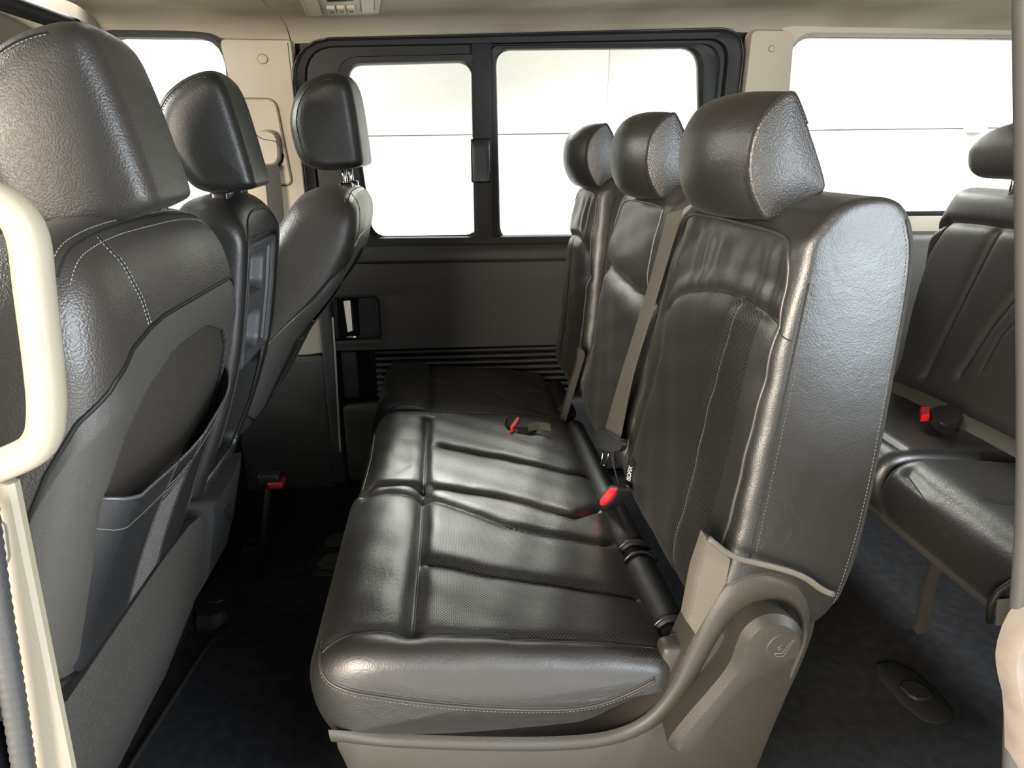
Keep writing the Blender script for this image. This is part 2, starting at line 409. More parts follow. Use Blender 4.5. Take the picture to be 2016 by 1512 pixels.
# far wall
FO = [(-.425, .832), (.925, .832), (.935, 1.485), (-.435, 1.432)]
fo = rrect(FO, [.06, .06, .08, .12]); 
w1 = rrect([(-1.012, 0.7281), (-0.673, 0.8195), (-0.6148, 1.443), (-0.8941, 1.41)], [.03, .03, .06, .03])
struct(wallring('wall_far', [(-2.1, 0), (-.5, 0), (-.5, 1.56), (-2.1, 1.56)], rrect([(-1.06, .93), (-.615, .93), (-.600, 1.440), (-.93, 1.438)], [.03, .03, .07, .03]), 2.2, 2.25, BEIGED))
fi = rrect([(-.38, .87), (.87, .87), (.88, 1.45), (-.39, 1.41)], [.04, .04, .06, .08])
struct(wallring('wall_far', [(-.5, 0), (1.0, 0), (1.0, 1.56), (-.5, 1.56)], fi, 2.2, 2.25, PLM))
ro_ = rrect([(1.115, .932), (2.35, .932), (2.35, 1.475), (1.075, 1.465)], [.05, .05, .08, .09])
struct(wallring('wall_far', [(1.0, 0), (2.6, 0), (2.6, 1.56), (1.0, 1.56)], ro_, 2.2, 2.25, BEIGED))
def pane(name, q, y, label):
    o = plate(name, q, [(y, 0), (y+.004, 0)], GLASS); return struct(o, label, 'window pane')
# B pillar trim (beige, upper), dark lower part, cover of the belt adjuster
bp_ = rrect([(-.470, .488), (-.408, .495), (-.405, .80), (-.418, 1.43), (-.620, 1.43), (-.607, 1.33), (-.595, .95), (-.60, .488)], [.006, .012, .1, .01, .02, .05, .1, .01], 5)
struct(plate('trim_1', bp_, [(2.2, 0), (2.165, .0), (2.157, .004), (2.155, .012)], BEIGE), 'beige upper pillar trim beside the driver seat', 'pillar trim')
struct(rbox('trim_2', -1.15, -.41, 2.14, 2.2, 0, .487, DOORP, None, .015), 'dark lower pillar trim on the far side', 'pillar trim')
t = thing('belt_height_adjuster', 'beige belt height adjuster with a grip on the far pillar', 'belt adjuster')
a0 = rrect([(-.578, 1.035), (-.455, 1.03), (-.478, 1.272), (-.578, 1.272)], [.012, .02, .025, .012])
plate('groove', a0, [(2.156, -.003), (2.1535, -.003)], BEIGED, t)
plate('cover', a0, [(2.156, 0), (2.150, 0), (2.146, .004)], BEIGE, t)
gp = chaikin([(-0.545, 1.185), (-0.4799, 1.187), (-0.4752, 1.125), (-0.4846, 1.093), (-0.5135, 1.085), (-0.544, 1.099), (-0.5507, 1.139)], 2)
plate('grip', gp, [(2.146, -.002), (2.125, 0), (2.118, .006)], BEIGE, t)
tube('grip_seam', drape(BVHTree.FromPolygons([(-1, 2.1175, 0), (1, 2.1175, 0), (1, 2.1175, 2), (-1, 2.1175, 2)], [[0, 1, 2, 3]]), [(a, 2, b) for a, b in resample(chaikin([(-0.543, 1.178), (-0.5221, 1.16), (-0.4832, 1.157), (-0.4765, 1.139)], 2, False), .004)], (0, 1, 0), 0, .5), .0012, BEIGED, t, 5)
plate('slot', rrect([(-0.5478, 1.099), (-0.48, 1.125), (-0.4687, 1.12), (-0.4777, 1.093), (-0.4908, 1.081), (-0.5393, 1.085)], .008), [(2.148, 0), (2.143, 0)], PLM, t)
bx = [(-0.5062, 2.12, 1.089), (-0.5051, 2.12, 1.01), (-0.5079, 2.12, 0.9204), (-0.5112, 2.12, 0.7972)]
bb = resample(np.array(bx), .02)
tag(ribbon('seat_belt', bb, [[.023, 0, 0]]*len(bb), .0016, BELTD), 'black belt webbing hanging from the far pillar adjuster', 'seat belt')
def button(px, pz, label, y=2.153, r=.013, m=BEIGE):
    c = [(px+r*math.cos(a), pz+r*.9*math.sin(a)) for a in np.linspace(0, 2*PI, 24, endpoint=False)]
    t = thing('trim_plug', label, 'trim plug')
    plate('ring_gap', c, [(y+.006, -.0016), (y, -.0016)], BEIGED, t); plate('plug_cap', c, [(y+.004, 0), (y-.001, 0), (y-.002, .002)], m, t)
button(-.503, 1.377, 'round beige plug at the top of the far front pillar')
# window unit of the sliding door
wd = thing('sliding_window_unit', 'black framed sliding window unit in the far door', 'window')
ring('outer_frame', fo, fi, [(0, 2.2), (0, 2.165), (.06, 2.157), (.3, 2.155), (.42, 2.160), (.9, 2.165), (1, 2.175), (1, 2.2)], PLB, wd)
wallring('frame_plate', [(-.40, .855), (.125, .855), (.125, 1.445), (-.40, 1.425)], rrect([(-0.2422, 0.8659), (0.1157, 0.8666), (0.104, 1.386), (-0.2822, 1.373)], .04), 2.178, 2.2, PLB, wd)
wallring('frame_plate', [(.125, .855), (.895, .855), (.895, 1.46), (.125, 1.445)], rrect([(0.1722, 0.8512), (0.8683, 0.8479), (0.8012, 1.432), (0.1625, 1.418)], .04), 2.180, 2.2, PLB, wd)
# inner opening edge seal
def ringline(q, y, r, mat, par, nm='seal'): tube(nm, [(a, y, b) for a, b in q], r, mat, par, 6, True)
fx = fi+0
ringline(fo+(fi-fo)*.16, 2.153, .0028, PLBG, wd, 'frame_seal')
pc = rrect([(0.1501, 0.8456), (0.1135, 0.846), (0.1117, 1.406), (0.1483, 1.406)], .004)
lp_o = rrect([(-0.2871, 0.8381), (0.125, 0.836), (0.1223, 1.401), (-0.3008, 1.387)], [.03, .03, .03, .06])
lp_i = rrect([(-0.2289, 0.8722), (0.1075, 0.8732), (0.0962, 1.379), (-0.2709, 1.366)], [.04, .04, .04, .04])
sf = ring('sliding_sash', lp_o, lp_i, [(0, 2.2), (0, 2.17), (.1, 2.165), (.8, 2.168), (1, 2.180), (1, 2.2)], PLB, wd)
rp_i = rrect([(0.1806, 0.8561), (0.8572, 0.8531), (0.792, 1.427), (0.1701, 1.413)], [.04, .04, .05, .04])
rp_o = rrect([(.155, .853), (.86, .853), (.865, 1.44), (.150, 1.425)], [.02, .02, .06, .02])
ring('fixed_sash', rp_o, rp_i, [(0, 2.205), (0, 2.178), (.2, 2.172), (.8, 2.176), (1, 2.186), (1, 2.205)], PLB, wd)
rbox('meeting_stile', .095, .158, 2.165, 2.205, .85, 1.432, PLB, wd, .006)
rbox('lower_rail', -.40, .89, 2.175, 2.2, .846, .868, PLB, wd, .006)
rbox('latch_plate', .088, .150, 2.155, 2.175, 1.035, 1.165, PLBG, wd, .006)
plate('glass_sliding', lp_i, [(2.188, -.01), (2.191, -.01)], GLASS, wd)
plate('glass_fixed', rp_i, [(2.194, -.01), (2.197, -.01)], GLASS, wd)
gm = thing('glass_marking', 'tiny grey etched approval mark low on the sliding pane', 'glass marking')
mk = bpy.data.materials.new('etched_grey'); mk.use_nodes = True
_n = mk.node_tree.nodes; _t = nd(_n, 'ShaderNodeBsdfTransparent'); _x = nd(_n, 'ShaderNodeMixShader'); _x.inputs[0].default_value = .22
mk.node_tree.links.new(_t.outputs[0], _x.inputs[1]); mk.node_tree.links.new(_n['Principled BSDF'].outputs[0], _x.inputs[2]); mk.node_tree.links.new(_x.outputs[0], _n['Material Output'].inputs[0]); _n['Principled BSDF'].inputs[0].default_value = (.2, .2, .18, 1)
for q in ([(917,428),(924,428),(924,433),(917,433)], [(911,434),(918,434),(918,441),(911,442)], [(920,434),(924,434),(929,441),(922,441)], [(911,443),(930,442),(930,445),(911,446)]):
    pass
for q in ([(0.0688, 0.9259), (0.0786, 0.9258), (0.0785, 0.921), (0.0687, 0.9211)], [(0.0588, 0.918), (0.0702, 0.9179), (0.07, 0.9083), (0.0585, 0.9068)], [(0.0751, 0.9179), (0.0817, 0.9178), (0.0896, 0.9065), (0.0798, 0.9066)], [(0.0584, 0.9036), (0.0896, 0.9049), (0.0895, 0.9001), (0.06, 0.8988)]):
    plate('mark', q, [(2.1868, 0), (2.1875, 0)], mk, gm)
# door panel below the window
dr = struct(bpy.data.objects.new('door_1', None), 'dark inner panel of the far sliding door', 'door'); COL.objects.link(dr)
def xsec(name, x0, x1, sec, mat, par, n=2, hole=None):
    xs = np.linspace(x0, x1, n); return loft(name, [[(x, y, z) for y, z in sec] for x in xs], mat, par)
xsec('ledge', -.365, .93, chaikin([(2.2, .842), (2.172, .846), (2.150, .842), (2.135, .828), (2.132, .80), (2.14, .788), (2.2, .79)], 2), PLG, dr)
def dpan(V): return V
hx0, hx1, hz0, hz1 = -.378, -.222, .538, .686
hi = rrect([(hx0, hz0), (hx1, hz0), (hx1, hz1), (hx0, hz1)], .02)
up = rrect([(-.385, .505), (.93, .505), (.93, .80), (-.385, .80)], .004)
# upper padded panel with an opening for the latch recess
loft('upper_panel', [[(a, y, b) for a, b in q] for q, y in ((up, 2.2), (up, 2.145), (up+(hi-up)*.12, 2.137), (up+(hi-up)*.9, 2.137), (hi, 2.141), (hi, 2.185))], DOORP, dr, True, False, sharp=25)
plate('recess_back', hi, [(2.19, -.004), (2.178, -.004)], DOORP, dr)
plate('recess_rim', rrect([(hx0-.004, hz0-.006), (hx1+.004, hz0-.006), (hx1+.004, hz0+.004), (hx0-.004, hz0+.004)], .003), [(2.15, 0), (2.130, 0)], PLG, dr)
ringline(hi, 2.139, .0045, PLM, dr, 'recess_seal')
hd = thing('door_latch_handle', 'satin metal pull handle in the door panel recess', 'door handle')
hq = rrect([(-0.3367, 0.6753), (-0.3074, 0.678), (-0.3077, 0.5697), (-0.3312, 0.5634)], .004)
plate('handle_blade', hq, [(2.165, 0), (2.150, .0), (2.144, .004)], SAT, hd)
plate('handle_housing', rrect([(-0.3546, 0.6792), (-0.2895, 0.6812), (-0.293, 0.548), (-0.3597, 0.5428)], .006), [(2.18, 0), (2.166, 0), (2.163, .004)], PLM, hd)
rbox('lock_slider', -.335, -.300, 2.140, 2.165, .548, .556, CHR, hd, .003)
# ribbed vent field
for k in range(8):
    z = .492-.0205*k; x0 = -.245+.0*k
    rbox('slat', x0, .93, 2.150-.0035*k, 2.185, z-.0055, z+.0055, DOORP, dr, .004, seg=2)
rbox('vent_backing', -.27, .93, 2.178, 2.2, .30, .505, PLM, dr, .004)
rbox('vent_end_post', -.36, -.305, 2.150, 2.2, .335, .500, DOORP, dr, .01)
rbox('lower_panel', -.365, .93, 2.120, 2.2, .03, .318, DOORP, dr, .02)
sl = resample(np.array([(-0.3689, 2.13, 0.622), (-0.3719, 2.13, 0.4939), (-0.3847, 2.13, 0.1457)]), .03)
struct(ribbon('trim_3', sl, [[.003, 0, 0]]*len(sl), .003, STRIPM), 'thin pale door edge seal strip', 'seal strip')
struct(rbox('trim_4', -.415, -.372, 2.13, 2.2, .02, .84, RUB, None, .012), 'black rubber seal at the front edge of the far door', 'door seal')
# C pillar trim and quarter window surround
cp = rrect([(.925, .40), (1.14, .40), (1.113, .93), (1.085, 1.478), (.945, 1.478), (.938, 1.0)], [.01, .01, .08, .03, .02, .1], 5)
struct(plate('trim_5', cp, [(2.2, 0), (2.168, 0), (2.160, .004), (2.158, .01)], BEIGE), 'beige pillar trim between the far windows', 'pillar trim')
button(1.015, 1.425, 'small round plug on the pillar between the far windows', 2.157, .009)
rs_o = rrect([(1.05, .86), (2.45, .86), (2.45, 1.50), (1.045, 1.50)], [.01, .01, .01, .02])
struct(ring('trim_6', rs_o, ro_, [(0, 2.2), (0, 2.165), (.3, 2.160), (.8, 2.162), (1, 2.185), (1, 2.21)], BEIGE), 'beige surround of the rear quarter window', 'window surround')
struct(rbox('trim_7', 1.13, 2.4, 2.165, 2.19, .918, .936, PLM, None, .006), 'black lower seal of the rear quarter window', 'window seal')
struct(rbox('trim_8', .93, 2.6, 2.13, 2.2, 0, .87, PLG, None, .03), 'grey rear side panel below the quarter window', 'side panel')
pane('window_1', rrect([(-1.06, .93), (-.615, .93), (-.600, 1.440), (-.93, 1.438)], .02), 2.235, 'driver door window pane behind the front headrests')
pane('window_2', ro_, 2.22, 'large rear quarter window pane')
wsl = rrect([(-1.07, .925), (-.608, .925), (-.598, 1.45), (-.94, 1.448)], [.02, .02, .07, .03])
struct(ring('trim_9', wsl, rrect([(-1.05, .935), (-.625, .935), (-.612, 1.432), (-.92, 1.430)], [.02, .02, .07, .03]), [(0, 2.21), (0, 2.17), (.5, 2.165), (1, 2.17), (1, 2.21)], RUB), 'black rubber seal around the driver door window', 'window seal')
# front end: header, windscreen, dashboard
struct(rbox('trim_20', -1.35, -.94, 2.10, 2.2, 1.425, 1.52, BEIGE, None, .02), 'beige trim above the driver door window', 'door header')
struct(rbox('trim_10', -1.03, -.95, .5, 2.10, 1.437, 1.462, PLM, None, .01), 'black windscreen header band', 'windscreen header')
ws = [(-1.03, .5, 1.455), (-1.03, 2.15, 1.455), (-1.85, 2.15, .92), (-1.85, .5, .92)]
struct(mesh('window_3', ws+[(x-.004, y, z+.004) for x, y, z in ws], [[0, 1, 2, 3], [7, 6, 5, 4], [0, 4, 5, 1], [2, 6, 7, 3], [1, 5, 6, 2], [3, 7, 4, 0]], GLASS), 'windscreen pane', 'windscreen')
tube_p = [(-1.2, 2.17, 1.40), (-1.5, 2.18, 1.15), (-1.85, 2.19, .92)]
struct(tube('trim_11', tube_p, .035, BEIGE, None, 10), 'far side windscreen pillar', 'pillar trim')
db = thing('dashboard', 'black dashboard below the windscreen', 'dashboard')
xsec('dash_body', 0, 1, [(.5, 0)]*3, PLB, db).hide_render = False
bpy.data.objects.remove([o for o in db.children][0])
dsec = chaikin([(-1.95, .55), (-1.95, .93), (-1.7, .95), (-1.42, .90), (-1.36, .80), (-1.42, .6), (-1.6, .3), (-1.95, .3)], 2)
loft('dash_body', [[(x, y, z) for x, z in dsec] for y in (.5, 1.0, 1.6, 2.15)], PLB, db)
loft('dash_vent', [[(x, y, z) for x, z in rrect([(-1.40, .76), (-1.36, .76), (-1.37, .84), (-1.41, .84)], .01)] for y in (1.25, 1.5)], PLM, db)
struct(rbox('wall_front', -2.1, -1.95, .4, 2.24, 0, .93, PLB, None, .01))
struct(rbox('wall_rear', 2.55, 2.62, .4, 2.24, 0, .95, PLG, None, .01))
struct(rbox('wall_rear', 2.55, 2.62, .4, .6, .95, 1.52, BEIGE, None, .01)); struct(rbox('wall_rear', 2.55, 2.62, 2.05, 2.24, .95, 1.52, BEIGE, None, .01))
struct(mesh('window_4', [(2.58, .6, .95), (2.58, 2.05, .95), (2.58, 2.05, 1.5), (2.58, .6, 1.5)], [[0, 1, 2, 3]], GLASS), 'tailgate window pane', 'window')
# near side wall with the open door
struct(wallring('wall_near', [(-2.1, 0), (-.50, 0), (-.50, 1.52), (-2.1, 1.52)], rrect([(-1.5, .92), (-.62, .92), (-.60, 1.38), (-1.1, 1.38)], .04), .36, .41, BEIGED))
struct(wallring('wall_near', [(.56, 0), (2.6, 0), (2.6, 1.52), (.56, 1.52)], rrect([(.64, .80), (2.3, .80), (2.3, 1.42), (.62, 1.42)], .06), .36, .41, BEIGED))
struct(rbox('trim_12', -.52, .6, .34, .42, 1.39, 1.52, BEIGE, None, .02), 'header above the open near side doorway', 'door header')

# ================================================================ roof climate panel
cpn = thing('roof_climate_panel', 'beige roof climate control panel with a black display', 'control panel')
def roofpt(x, y):  # local height of the headliner
    return float(np.interp(y, hp[:, 0], hp[:, 1]))+(zedge(x)-1.418)*float(sm(np.array(y), 1.2, 2.1))+.023*float(sm(np.array(y), 1.9, 2.15))
def roofplate(name, q, d0, d1, ins, mat):
    q = np.asarray(q, float); nn = normals2(q)
    L = lambda dd, i: [(x, y, roofpt(x, y)-dd) for x, y in (q-nn*i)]
    return loft(name, [L(d0, 0), L(d1, 0), L(d1+.0015, ins)], mat, cpn)
cq = rrect([(-.318, 1.70), (-.118, 1.70), (-.158, 2.045), (-.350, 2.045)], [.03, .03, .035, .035])
roofplate('bezel_gap', cq+normals2(cq)*.002, -.004, .0008, 0, BEIGED)
roofplate('bezel', cq, -.004, .005, .006, BEIGE)
for q in (rrect([(-.315, 1.80), (-.283, 1.80), (-.300, 1.995), (-.334, 1.995)], .008), rrect([(-.180, 1.79), (-.148, 1.79), (-.163, 1.965), (-.197, 1.975)], .008)):
    roofplate('key_gap', q+normals2(q)*.0018, .004, .0068, 0, BEIGED); roofplate('key', q, .004, .0105, .002, BEIGE)
roofplate('display', rrect([(-.262, 1.79), (-.197, 1.79), (-.203, 1.862), (-.268, 1.866)], .004), .004, .0085, .001, LCD)
for a in (-.283, -.258, -.233):
    q = rrect([(a+.004, 1.918), (a+.0265, 1.918), (a+.0225, 1.982), (a, 1.982)], .004); roofplate('key', q, .004, .0105, .002, BEIGE)
    roofplate('key_mark', rrect([(a+.008, 1.94), (a+.018, 1.94), (a+.018, 1.956), (a+.008, 1.956)], .001), .0115, .0122, .0002, BEIGED)

# ================================================================ near door pillars
gh = thing('grab_handle', 'cream grab handle on the near door pillar', 'grab handle')
hpth = chaikin([(-0.2951, 0.44, 1.1), (-0.276, 0.44, 1.098), (-0.2606, 0.44, 1.091), (-0.2531, 0.44, 1.075), (-0.2575, 0.44, 1.043), (-0.2623, 0.44, 0.9962), (-0.268, 0.44, 0.9555), (-0.2776, 0.44, 0.9325), (-0.2966, 0.44, 0.9231), (-0.3213, 0.44, 0.9148), (-0.3456, 0.44, 0.9083)], 3, False)
V, F = tube_vf(resample(hpth, .006), .0125, 14, flat=.9); mesh('grip_bar', V, F, BEIGEL, gh)
rbox('upper_mount', -.40, -.318, .405, .46, 1.07, 1.12, BEIGEL, gh, .012)
rbox('lower_mount', -.41, -.330, .405, .46, .885, .935, BEIGEL, gh, .012)
lowp = [(-0.3329, 0.447, 0.9118), (-0.3078, 0.447, 0.9007), (-0.3251, 0.447, 0.6289), (-0.3554, 0.447, 0.6325), (-0.3392, 0.447, 0.8027), (-0.3399, 0.447, 0.8843)]
pq = [(a, c) for a, b, c in lowp]
struct(plate('trim_13', pq, [(.456, 0), (.450, 0), (.447, .003)], BEIGEL), 'cream trim strip down the near door pillar', 'pillar trim')
struct(rbox('trim_14', -.70, -.455, .46, .52, 0, 1.45, BEIGEL, None, .02, fn=lambda V: V+np.array([[-.0, 0, 0]])*(1)), 'cream pillar at the front edge of the near doorway', 'pillar trim')
cpk = rrect([(-0.3319, 0.8757), (-0.3194, 0.8716), (-0.3234, 0.8414), (-0.3344, 0.83), (-0.3432, 0.8297)], .004)
cq_ = thing('pillar_cap', 'small cream cap let into the near pillar trim', 'trim plug')
plate('cap_gap', cpk, [(.452, -.0008), (.4462, -.0008)], BEIGED, cq_); plate('cap', cpk, [(.452, 0), (.4455, 0)], BEIGEL, cq_)
ws_ = [(-0.3174, 0.43, 0.8927), (-0.327, 0.43, 0.8192), (-0.3343, 0.43, 0.7517), (-0.3413, 0.43, 0.6931), (-0.3511, 0.43, 0.6135)]; ws_ = resample(chaikin(np.array(ws_), 2, False), .003)
V, F = tube_vf(ws_, .008+.0004*np.sin(np.arange(len(ws_))*2.1), 10); struct(mesh('trim_15', V, F, RUB), 'ribbed black rubber weatherstrip at the near doorway', 'weatherstrip')
# rear pillar of the doorway (right)
rp = resample(chaikin(np.array([(.30, .40, 1.46), (.325, .40, 1.30)]+[(0.3336, 0.4, 1.219), (0.3458, 0.4, 1.177), (0.3794, 0.4, 1.058), (0.4212, 0.4, 0.91), (0.4424, 0.4, 0.8216), (0.4604, 0.4, 0.727), (0.4926, 0.4, 0.5941), (0.5242, 0.4, 0.4728)]), 2, False), .02)
V, F = tube_vf(rp, .0075, 10); struct(mesh('trim_16', V, F, basic('grey_seal', (.045, .043, .04, 1), .6)), 'grey weatherstrip on the rear edge of the near doorway', 'weatherstrip')
rq = [(a+.018, c) for a, b, c in rp]; 
struct(loft('trim_17', [[(a, .345, c) for a, c in rq]+[(.60, .345, c) for a, c in rq[::-1]], [(a, .425, c) for a, c in rq]+[(.60, .425, c) for a, c in rq[::-1]]], PLG), 'grey rear pillar of the near doorway', 'pillar trim')
tn = chaikin([(0.4485, 0.7852), (0.4398, 0.7667), (0.4391, 0.737), (0.4464, 0.7133), (0.461, 0.6828), (0.4827, 0.6069), (0.5096, 0.6037), (0.4545, 0.7942)], 1)
struct(plate('trim_18', tn, [(.40, 0), (.388, 0), (.382, .003)], basic('worn_beige', (.17, .145, .115, 1), .6, var=.2, vscale=30)), 'torn beige trim edge low on the near rear pillar', 'pillar trim')

# ================================================================ second row seats
def headrest2(par, yc, hw, dx=0., dz=0.):
    side = chaikin(np.array([(.395, 1.128), (.400, 1.155), (.418, 1.180), (.441, 1.198), (.453, 1.188), (.506, 1.088), (.507, 1.073), (.495, 1.066), (.436, 1.034), (.424, 1.040), (.404, 1.070), (.395, 1.100)])+[dx, dz], 2)
    side = resample(side, .004, True); N = len(side); c = side.mean(0); nn = normals2(side)
    cen = side.copy(); fwt = sm(-(cen[:, 0]-(.47+dx)), 0, .06)
    cen[:, 0] -= .040*fwt; cen[:, 1] += (cen[:, 1]-c[1])*.06*fwt+.004*sm(cen[:, 1], 1.15+dz, 1.19+dz)
    rings = []
    for s in (.25, .5, .75, .9): rings.append((c+(side-nn*.006-c)*s, -hw-.006*(1-s*s)))
    for th in np.linspace(0, PI/2, 5)[:-1]: rings.append((side-nn*.006*(1-math.sin(th)), -hw+.006*(1-math.cos(th))))
    for q in np.linspace(-1, 1, 40):
        k = (1-abs(q)**2.3); yy = q*(hw-.006); rings.append((side+(cen-side)*k, yy))
    for th in np.linspace(PI/2, 0, 5)[1:]: rings.append((side-nn*.006*(1-math.sin(th)), hw-.006*(1-math.cos(th))))
    for s in (.9, .75, .5, .25): rings.append((c+(side-nn*.006-c)*s, hw+.006*(1-s*s)))
    V = [(a, yc+y, b) for q, y in rings for a, b in q]; F = gridF(len(rings), N, True).tolist(); F += [list(range(N))[::-1], list(range((len(rings)-1)*N, len(rings)*N))]
    F = [f[::-1] for f in F] if area2(side) < 0 else F
    nface = np.arange(len(F))//N
    mi = [1 if (i < 8) else 0 for i in nface]; mi[-2] = 1
    o = mesh('headrest', V, F, [LEA, LEAG], par, mi=mi)
    fr = side[fwt > .02] if False else side
    # seam line along the curved front edge of the near side
    idx = [i for i in range(N) if side[i, 0] < .47+dx]
    i0 = idx[0]; seq = sorted(idx, key=lambda i: (i-idx[len(idx)//2]) % N) if False else idx
    pts = np.array([(side[i, 0], yc-hw+.004, side[i, 1]) for i in idx]); 
    # order by angle round the centroid
    an = np.arctan2(pts[:, 2]-c[1], pts[:, 0]-c[0]); an = np.where(an < 0, an+2*PI, an); pts = pts[np.argsort(an)]
    pts = resample(pts, .004); cc = np.array([c[0], yc-hw, c[1]])
    tube('seam', pts+np.array([0, -.0015, 0]), .0013, SEAMD, o, 5)
    ins = pts+(cc-pts)*.07; ins[:, 1] = yc-hw-.0012
    stitches('stitching', ins, THRD, o)
    for s in (-1, 1): tube('headrest_post', [(.478+dx, yc+s*.055, 1.01), (.474+dx, yc+s*.055, 1.10)], .006, CHR, par, 10)
    return o
BK = [(.352, .44), (.392, .60), (.412, .80), (.431, .985), (.436, 1.018), (.452, 1.040), (.475, 1.066), (.53, 1.074), (.562, 1.058), (.582, 1.010), (.586, .93), (.584, .65), (.566, .50), (.50, .44)]
def ylim(lo, hi):
    return lambda z: (np.interp(z, lo[0], lo[1]), np.interp(z, hi[0], hi[1]))
def backrest(par, name, lo, hi, seams, bulge=.030, tilt=0, er=.014, wr=0, perf=None, er1=None, prof=BK, ny=90, ds=.005, stain=False, label=None):
    ya, yb = lo[1][0], hi[1][0]; f = ylim(lo, hi)
    def post(X, Y, Z, NX, NZ, T):
        a, b = f(Z); Y = a+(T+1)/2*(b-a)+0
        fr = sm(-NX, .5, .85)
        X = X-bulge*fr*(1-np.abs(T)**3)*sm(Z, .42, .55)*(1-.5*sm(Z, .9, 1.03))
        d = np.zeros_like(X)
        for poly, dep, wd in seams: d += gv(pdist(Y, Z, poly), dep, wd)
        X = X+fr*d*(1-sm(np.abs(T), .90, .97))
        if wr: X = X+fr*wr*np.sin(Y*112+2*np.sin(Y*31)+Z*5)*sm(Z, .90, .95)*(1-sm(Z, .99, 1.02))
        X = X+fr*.0012*np.sin(Y*47+Z*29)*np.cos(Z*61-Y*13)-tilt*np.clip(Z-.45, 0, 1)
        return X, Y, Z
    mf = None
    if perf is not None: mf = lambda x, y, z, nx, nz: (inside(y, z, perf) & (nx < -.6) & (y > .81))*1 + ((nx > -.3) & (nx != 0))*0
    o, b = slab(name, prof, ya, yb, [LEA, LEAB], par, ny, er, .002, post, ds, 2, 7, mf, er1)
    if label: o['label'] = label
    return o, b
def face_line(par, b, pts, r=.0012, mat=SEAMD, dx=(1, 0, 0), nm='seam', st=None, off=.0):
    p = resample(chaikin(np.array([(0, y, z) for y, z in pts]), 2, False), .006)
    q = drape(b, p, dx, off, .5)
    if len(q) > 2:
        tube(nm, q, r, mat, par, 5)
        if st is not None:
            q2 = drape(b, p+np.array([0, st[0], st[1]]), dx, .0004, .5)
            if len(q2) > 2: stitches('stitching', q2, st[2], par)

bench = thing('double_bench_seat', 'black leather double bench seat nearest the open door', 'seat')
single = thing('single_bench_seat', 'narrow black leather single seat by the far sliding door', 'seat')

HS = [(.738,.836),(.77,.842)]+[(0.7548, 0.8597), (0.7582, 0.8886), (0.7932, 0.9191), (0.8533, 0.9314), (0.937, 0.9282), (1.045, 0.9061), (1.119, 0.8788), (1.148, 0.8502)]+[(1.124, 0.7827), (1.165, 0.6686), (1.202, 0.4972)]
VL = [(0.8668, 0.9287), (0.8844, 0.8133), (0.892, 0.6787), (0.8881, 0.4793)]
HSP = HS[2:]+[(VL[-1][0]+.30, .45), (.79, .45)]
perf1 = [(max(y, .815), z) for y, z in HS[2:]]+[(1.21, .47), (.815, .47)]
near, nb = backrest(bench, 'backrest', ([.44, .6, .85, 1.1], [.752, .757, .766, .770]), ([.44, .60, .85, 1.03, 1.08], [1.262, 1.262, 1.238, 1.190, 1.175]),
    [(HS, .008, .011), (VL, .005, .007), ([(y, z+.035) for y, z in HS[4:10]], .006, .03)], .032, wr=.0022, perf=perf1, ny=110, ds=.0045)
face_line(near, nb, HS[3:], .0013); face_line(near, nb, VL, .0009, PIPE)
# piping round the face of the near backrest
PP = [(.768, .58), (.773, .70), (.778, .85), (.784, .97), (.792, 1.005), (.81, 1.022), (.90, 1.026), (1.05, 1.026), (1.15, 1.022), (1.178, 1.00), (1.20, .92), (1.232, .8), (1.25, .6)]
def piping(par, b, PP, st=THRD, r=.0032):
    p = resample(chaikin(np.array([(0, y, z) for y, z in PP]), 2, False), .006); q = drape(b, [(x, max(y, PP[0][0]+.012), z) for x, y, z in p], (1, 0, 0), 0, .5)
    q[:, 1] = [max(PP[0][0]-.0, y) if False else y for y in q[:, 1]]
    tube('piping', q, r, PIPE, par, 8)
    return q
def edge_pts(b, y, zs, sgn=1, x0=0): return None
piping(near, nb, [(y+.002, z) for y, z in PP])
def side_line(par, b, pts, r=.0013, mat=SEAMD, st=None, y=0, nm='seam'):
    p = resample(chaikin(np.array([(x, 0, z) for x, z in pts]), 2, False), .006); q = drape(b, p, (0, 1, 0), .0003, 1)
    if len(q) > 2:
        tube(nm, q, r, mat, par, 5)
        if st is not None:
            q2 = drape(b, p+np.array([st[0], 0, st[1]]), (0, 1, 0), .0004, 1)
            if len(q2) > 2: stitches('stitching', q2, st[2], par)
side_line(near, nb, [(.410, .585), (.430, .80), (.444, .97)], .0012, SEAMD, (.007, 0, THRD))
side_line(near, nb, [(.553, .50), (.574, .65), (.576, .85), (.574, 1.0), (.556, 1.045)], .0012, SEAMD, (-.005, 0, THR))
# lower edge of the side cover, turned up over the recliner
lipq = [(0.2965, 0.74, 0.6809), (0.3394, 0.74, 0.632), (0.3749, 0.74, 0.6002), (0.4276, 0.74, 0.5844), (0.4822, 0.74, 0.5641), (0.5167, 0.74, 0.5354), (0.5331, 0.74, 0.5281)][1:]
tube('cover_hem', resample(chaikin(np.array(lipq), 2, False), .006), .0045, basic('hem_edge', (.085, .077, .066, 1), .6, .3, 300), near, 8)
fl1 = [(a, c) for a, b_, c in [(0.3427, 0.75, 0.6239), (0.3803, 0.75, 0.5907), (0.3776, 0.75, 0.5493), (0.3597, 0.75, 0.5078), (0.3413, 0.75, 0.4652), (0.3256, 0.75, 0.4886), (0.3315, 0.75, 0.5693)]]
plate('cover_flap', fl1, [(.775, 0), (.752, 0), (.749, .002)], basic('flap_cloth', (.095, .085, .070, 1), .7, .5, 400), near)
stitches('stitching', resample(np.array([(0.3396, 0.747, 0.6076), (0.3324, 0.747, 0.5631), (0.328, 0.747, 0.4996)]), .004), THR, near)

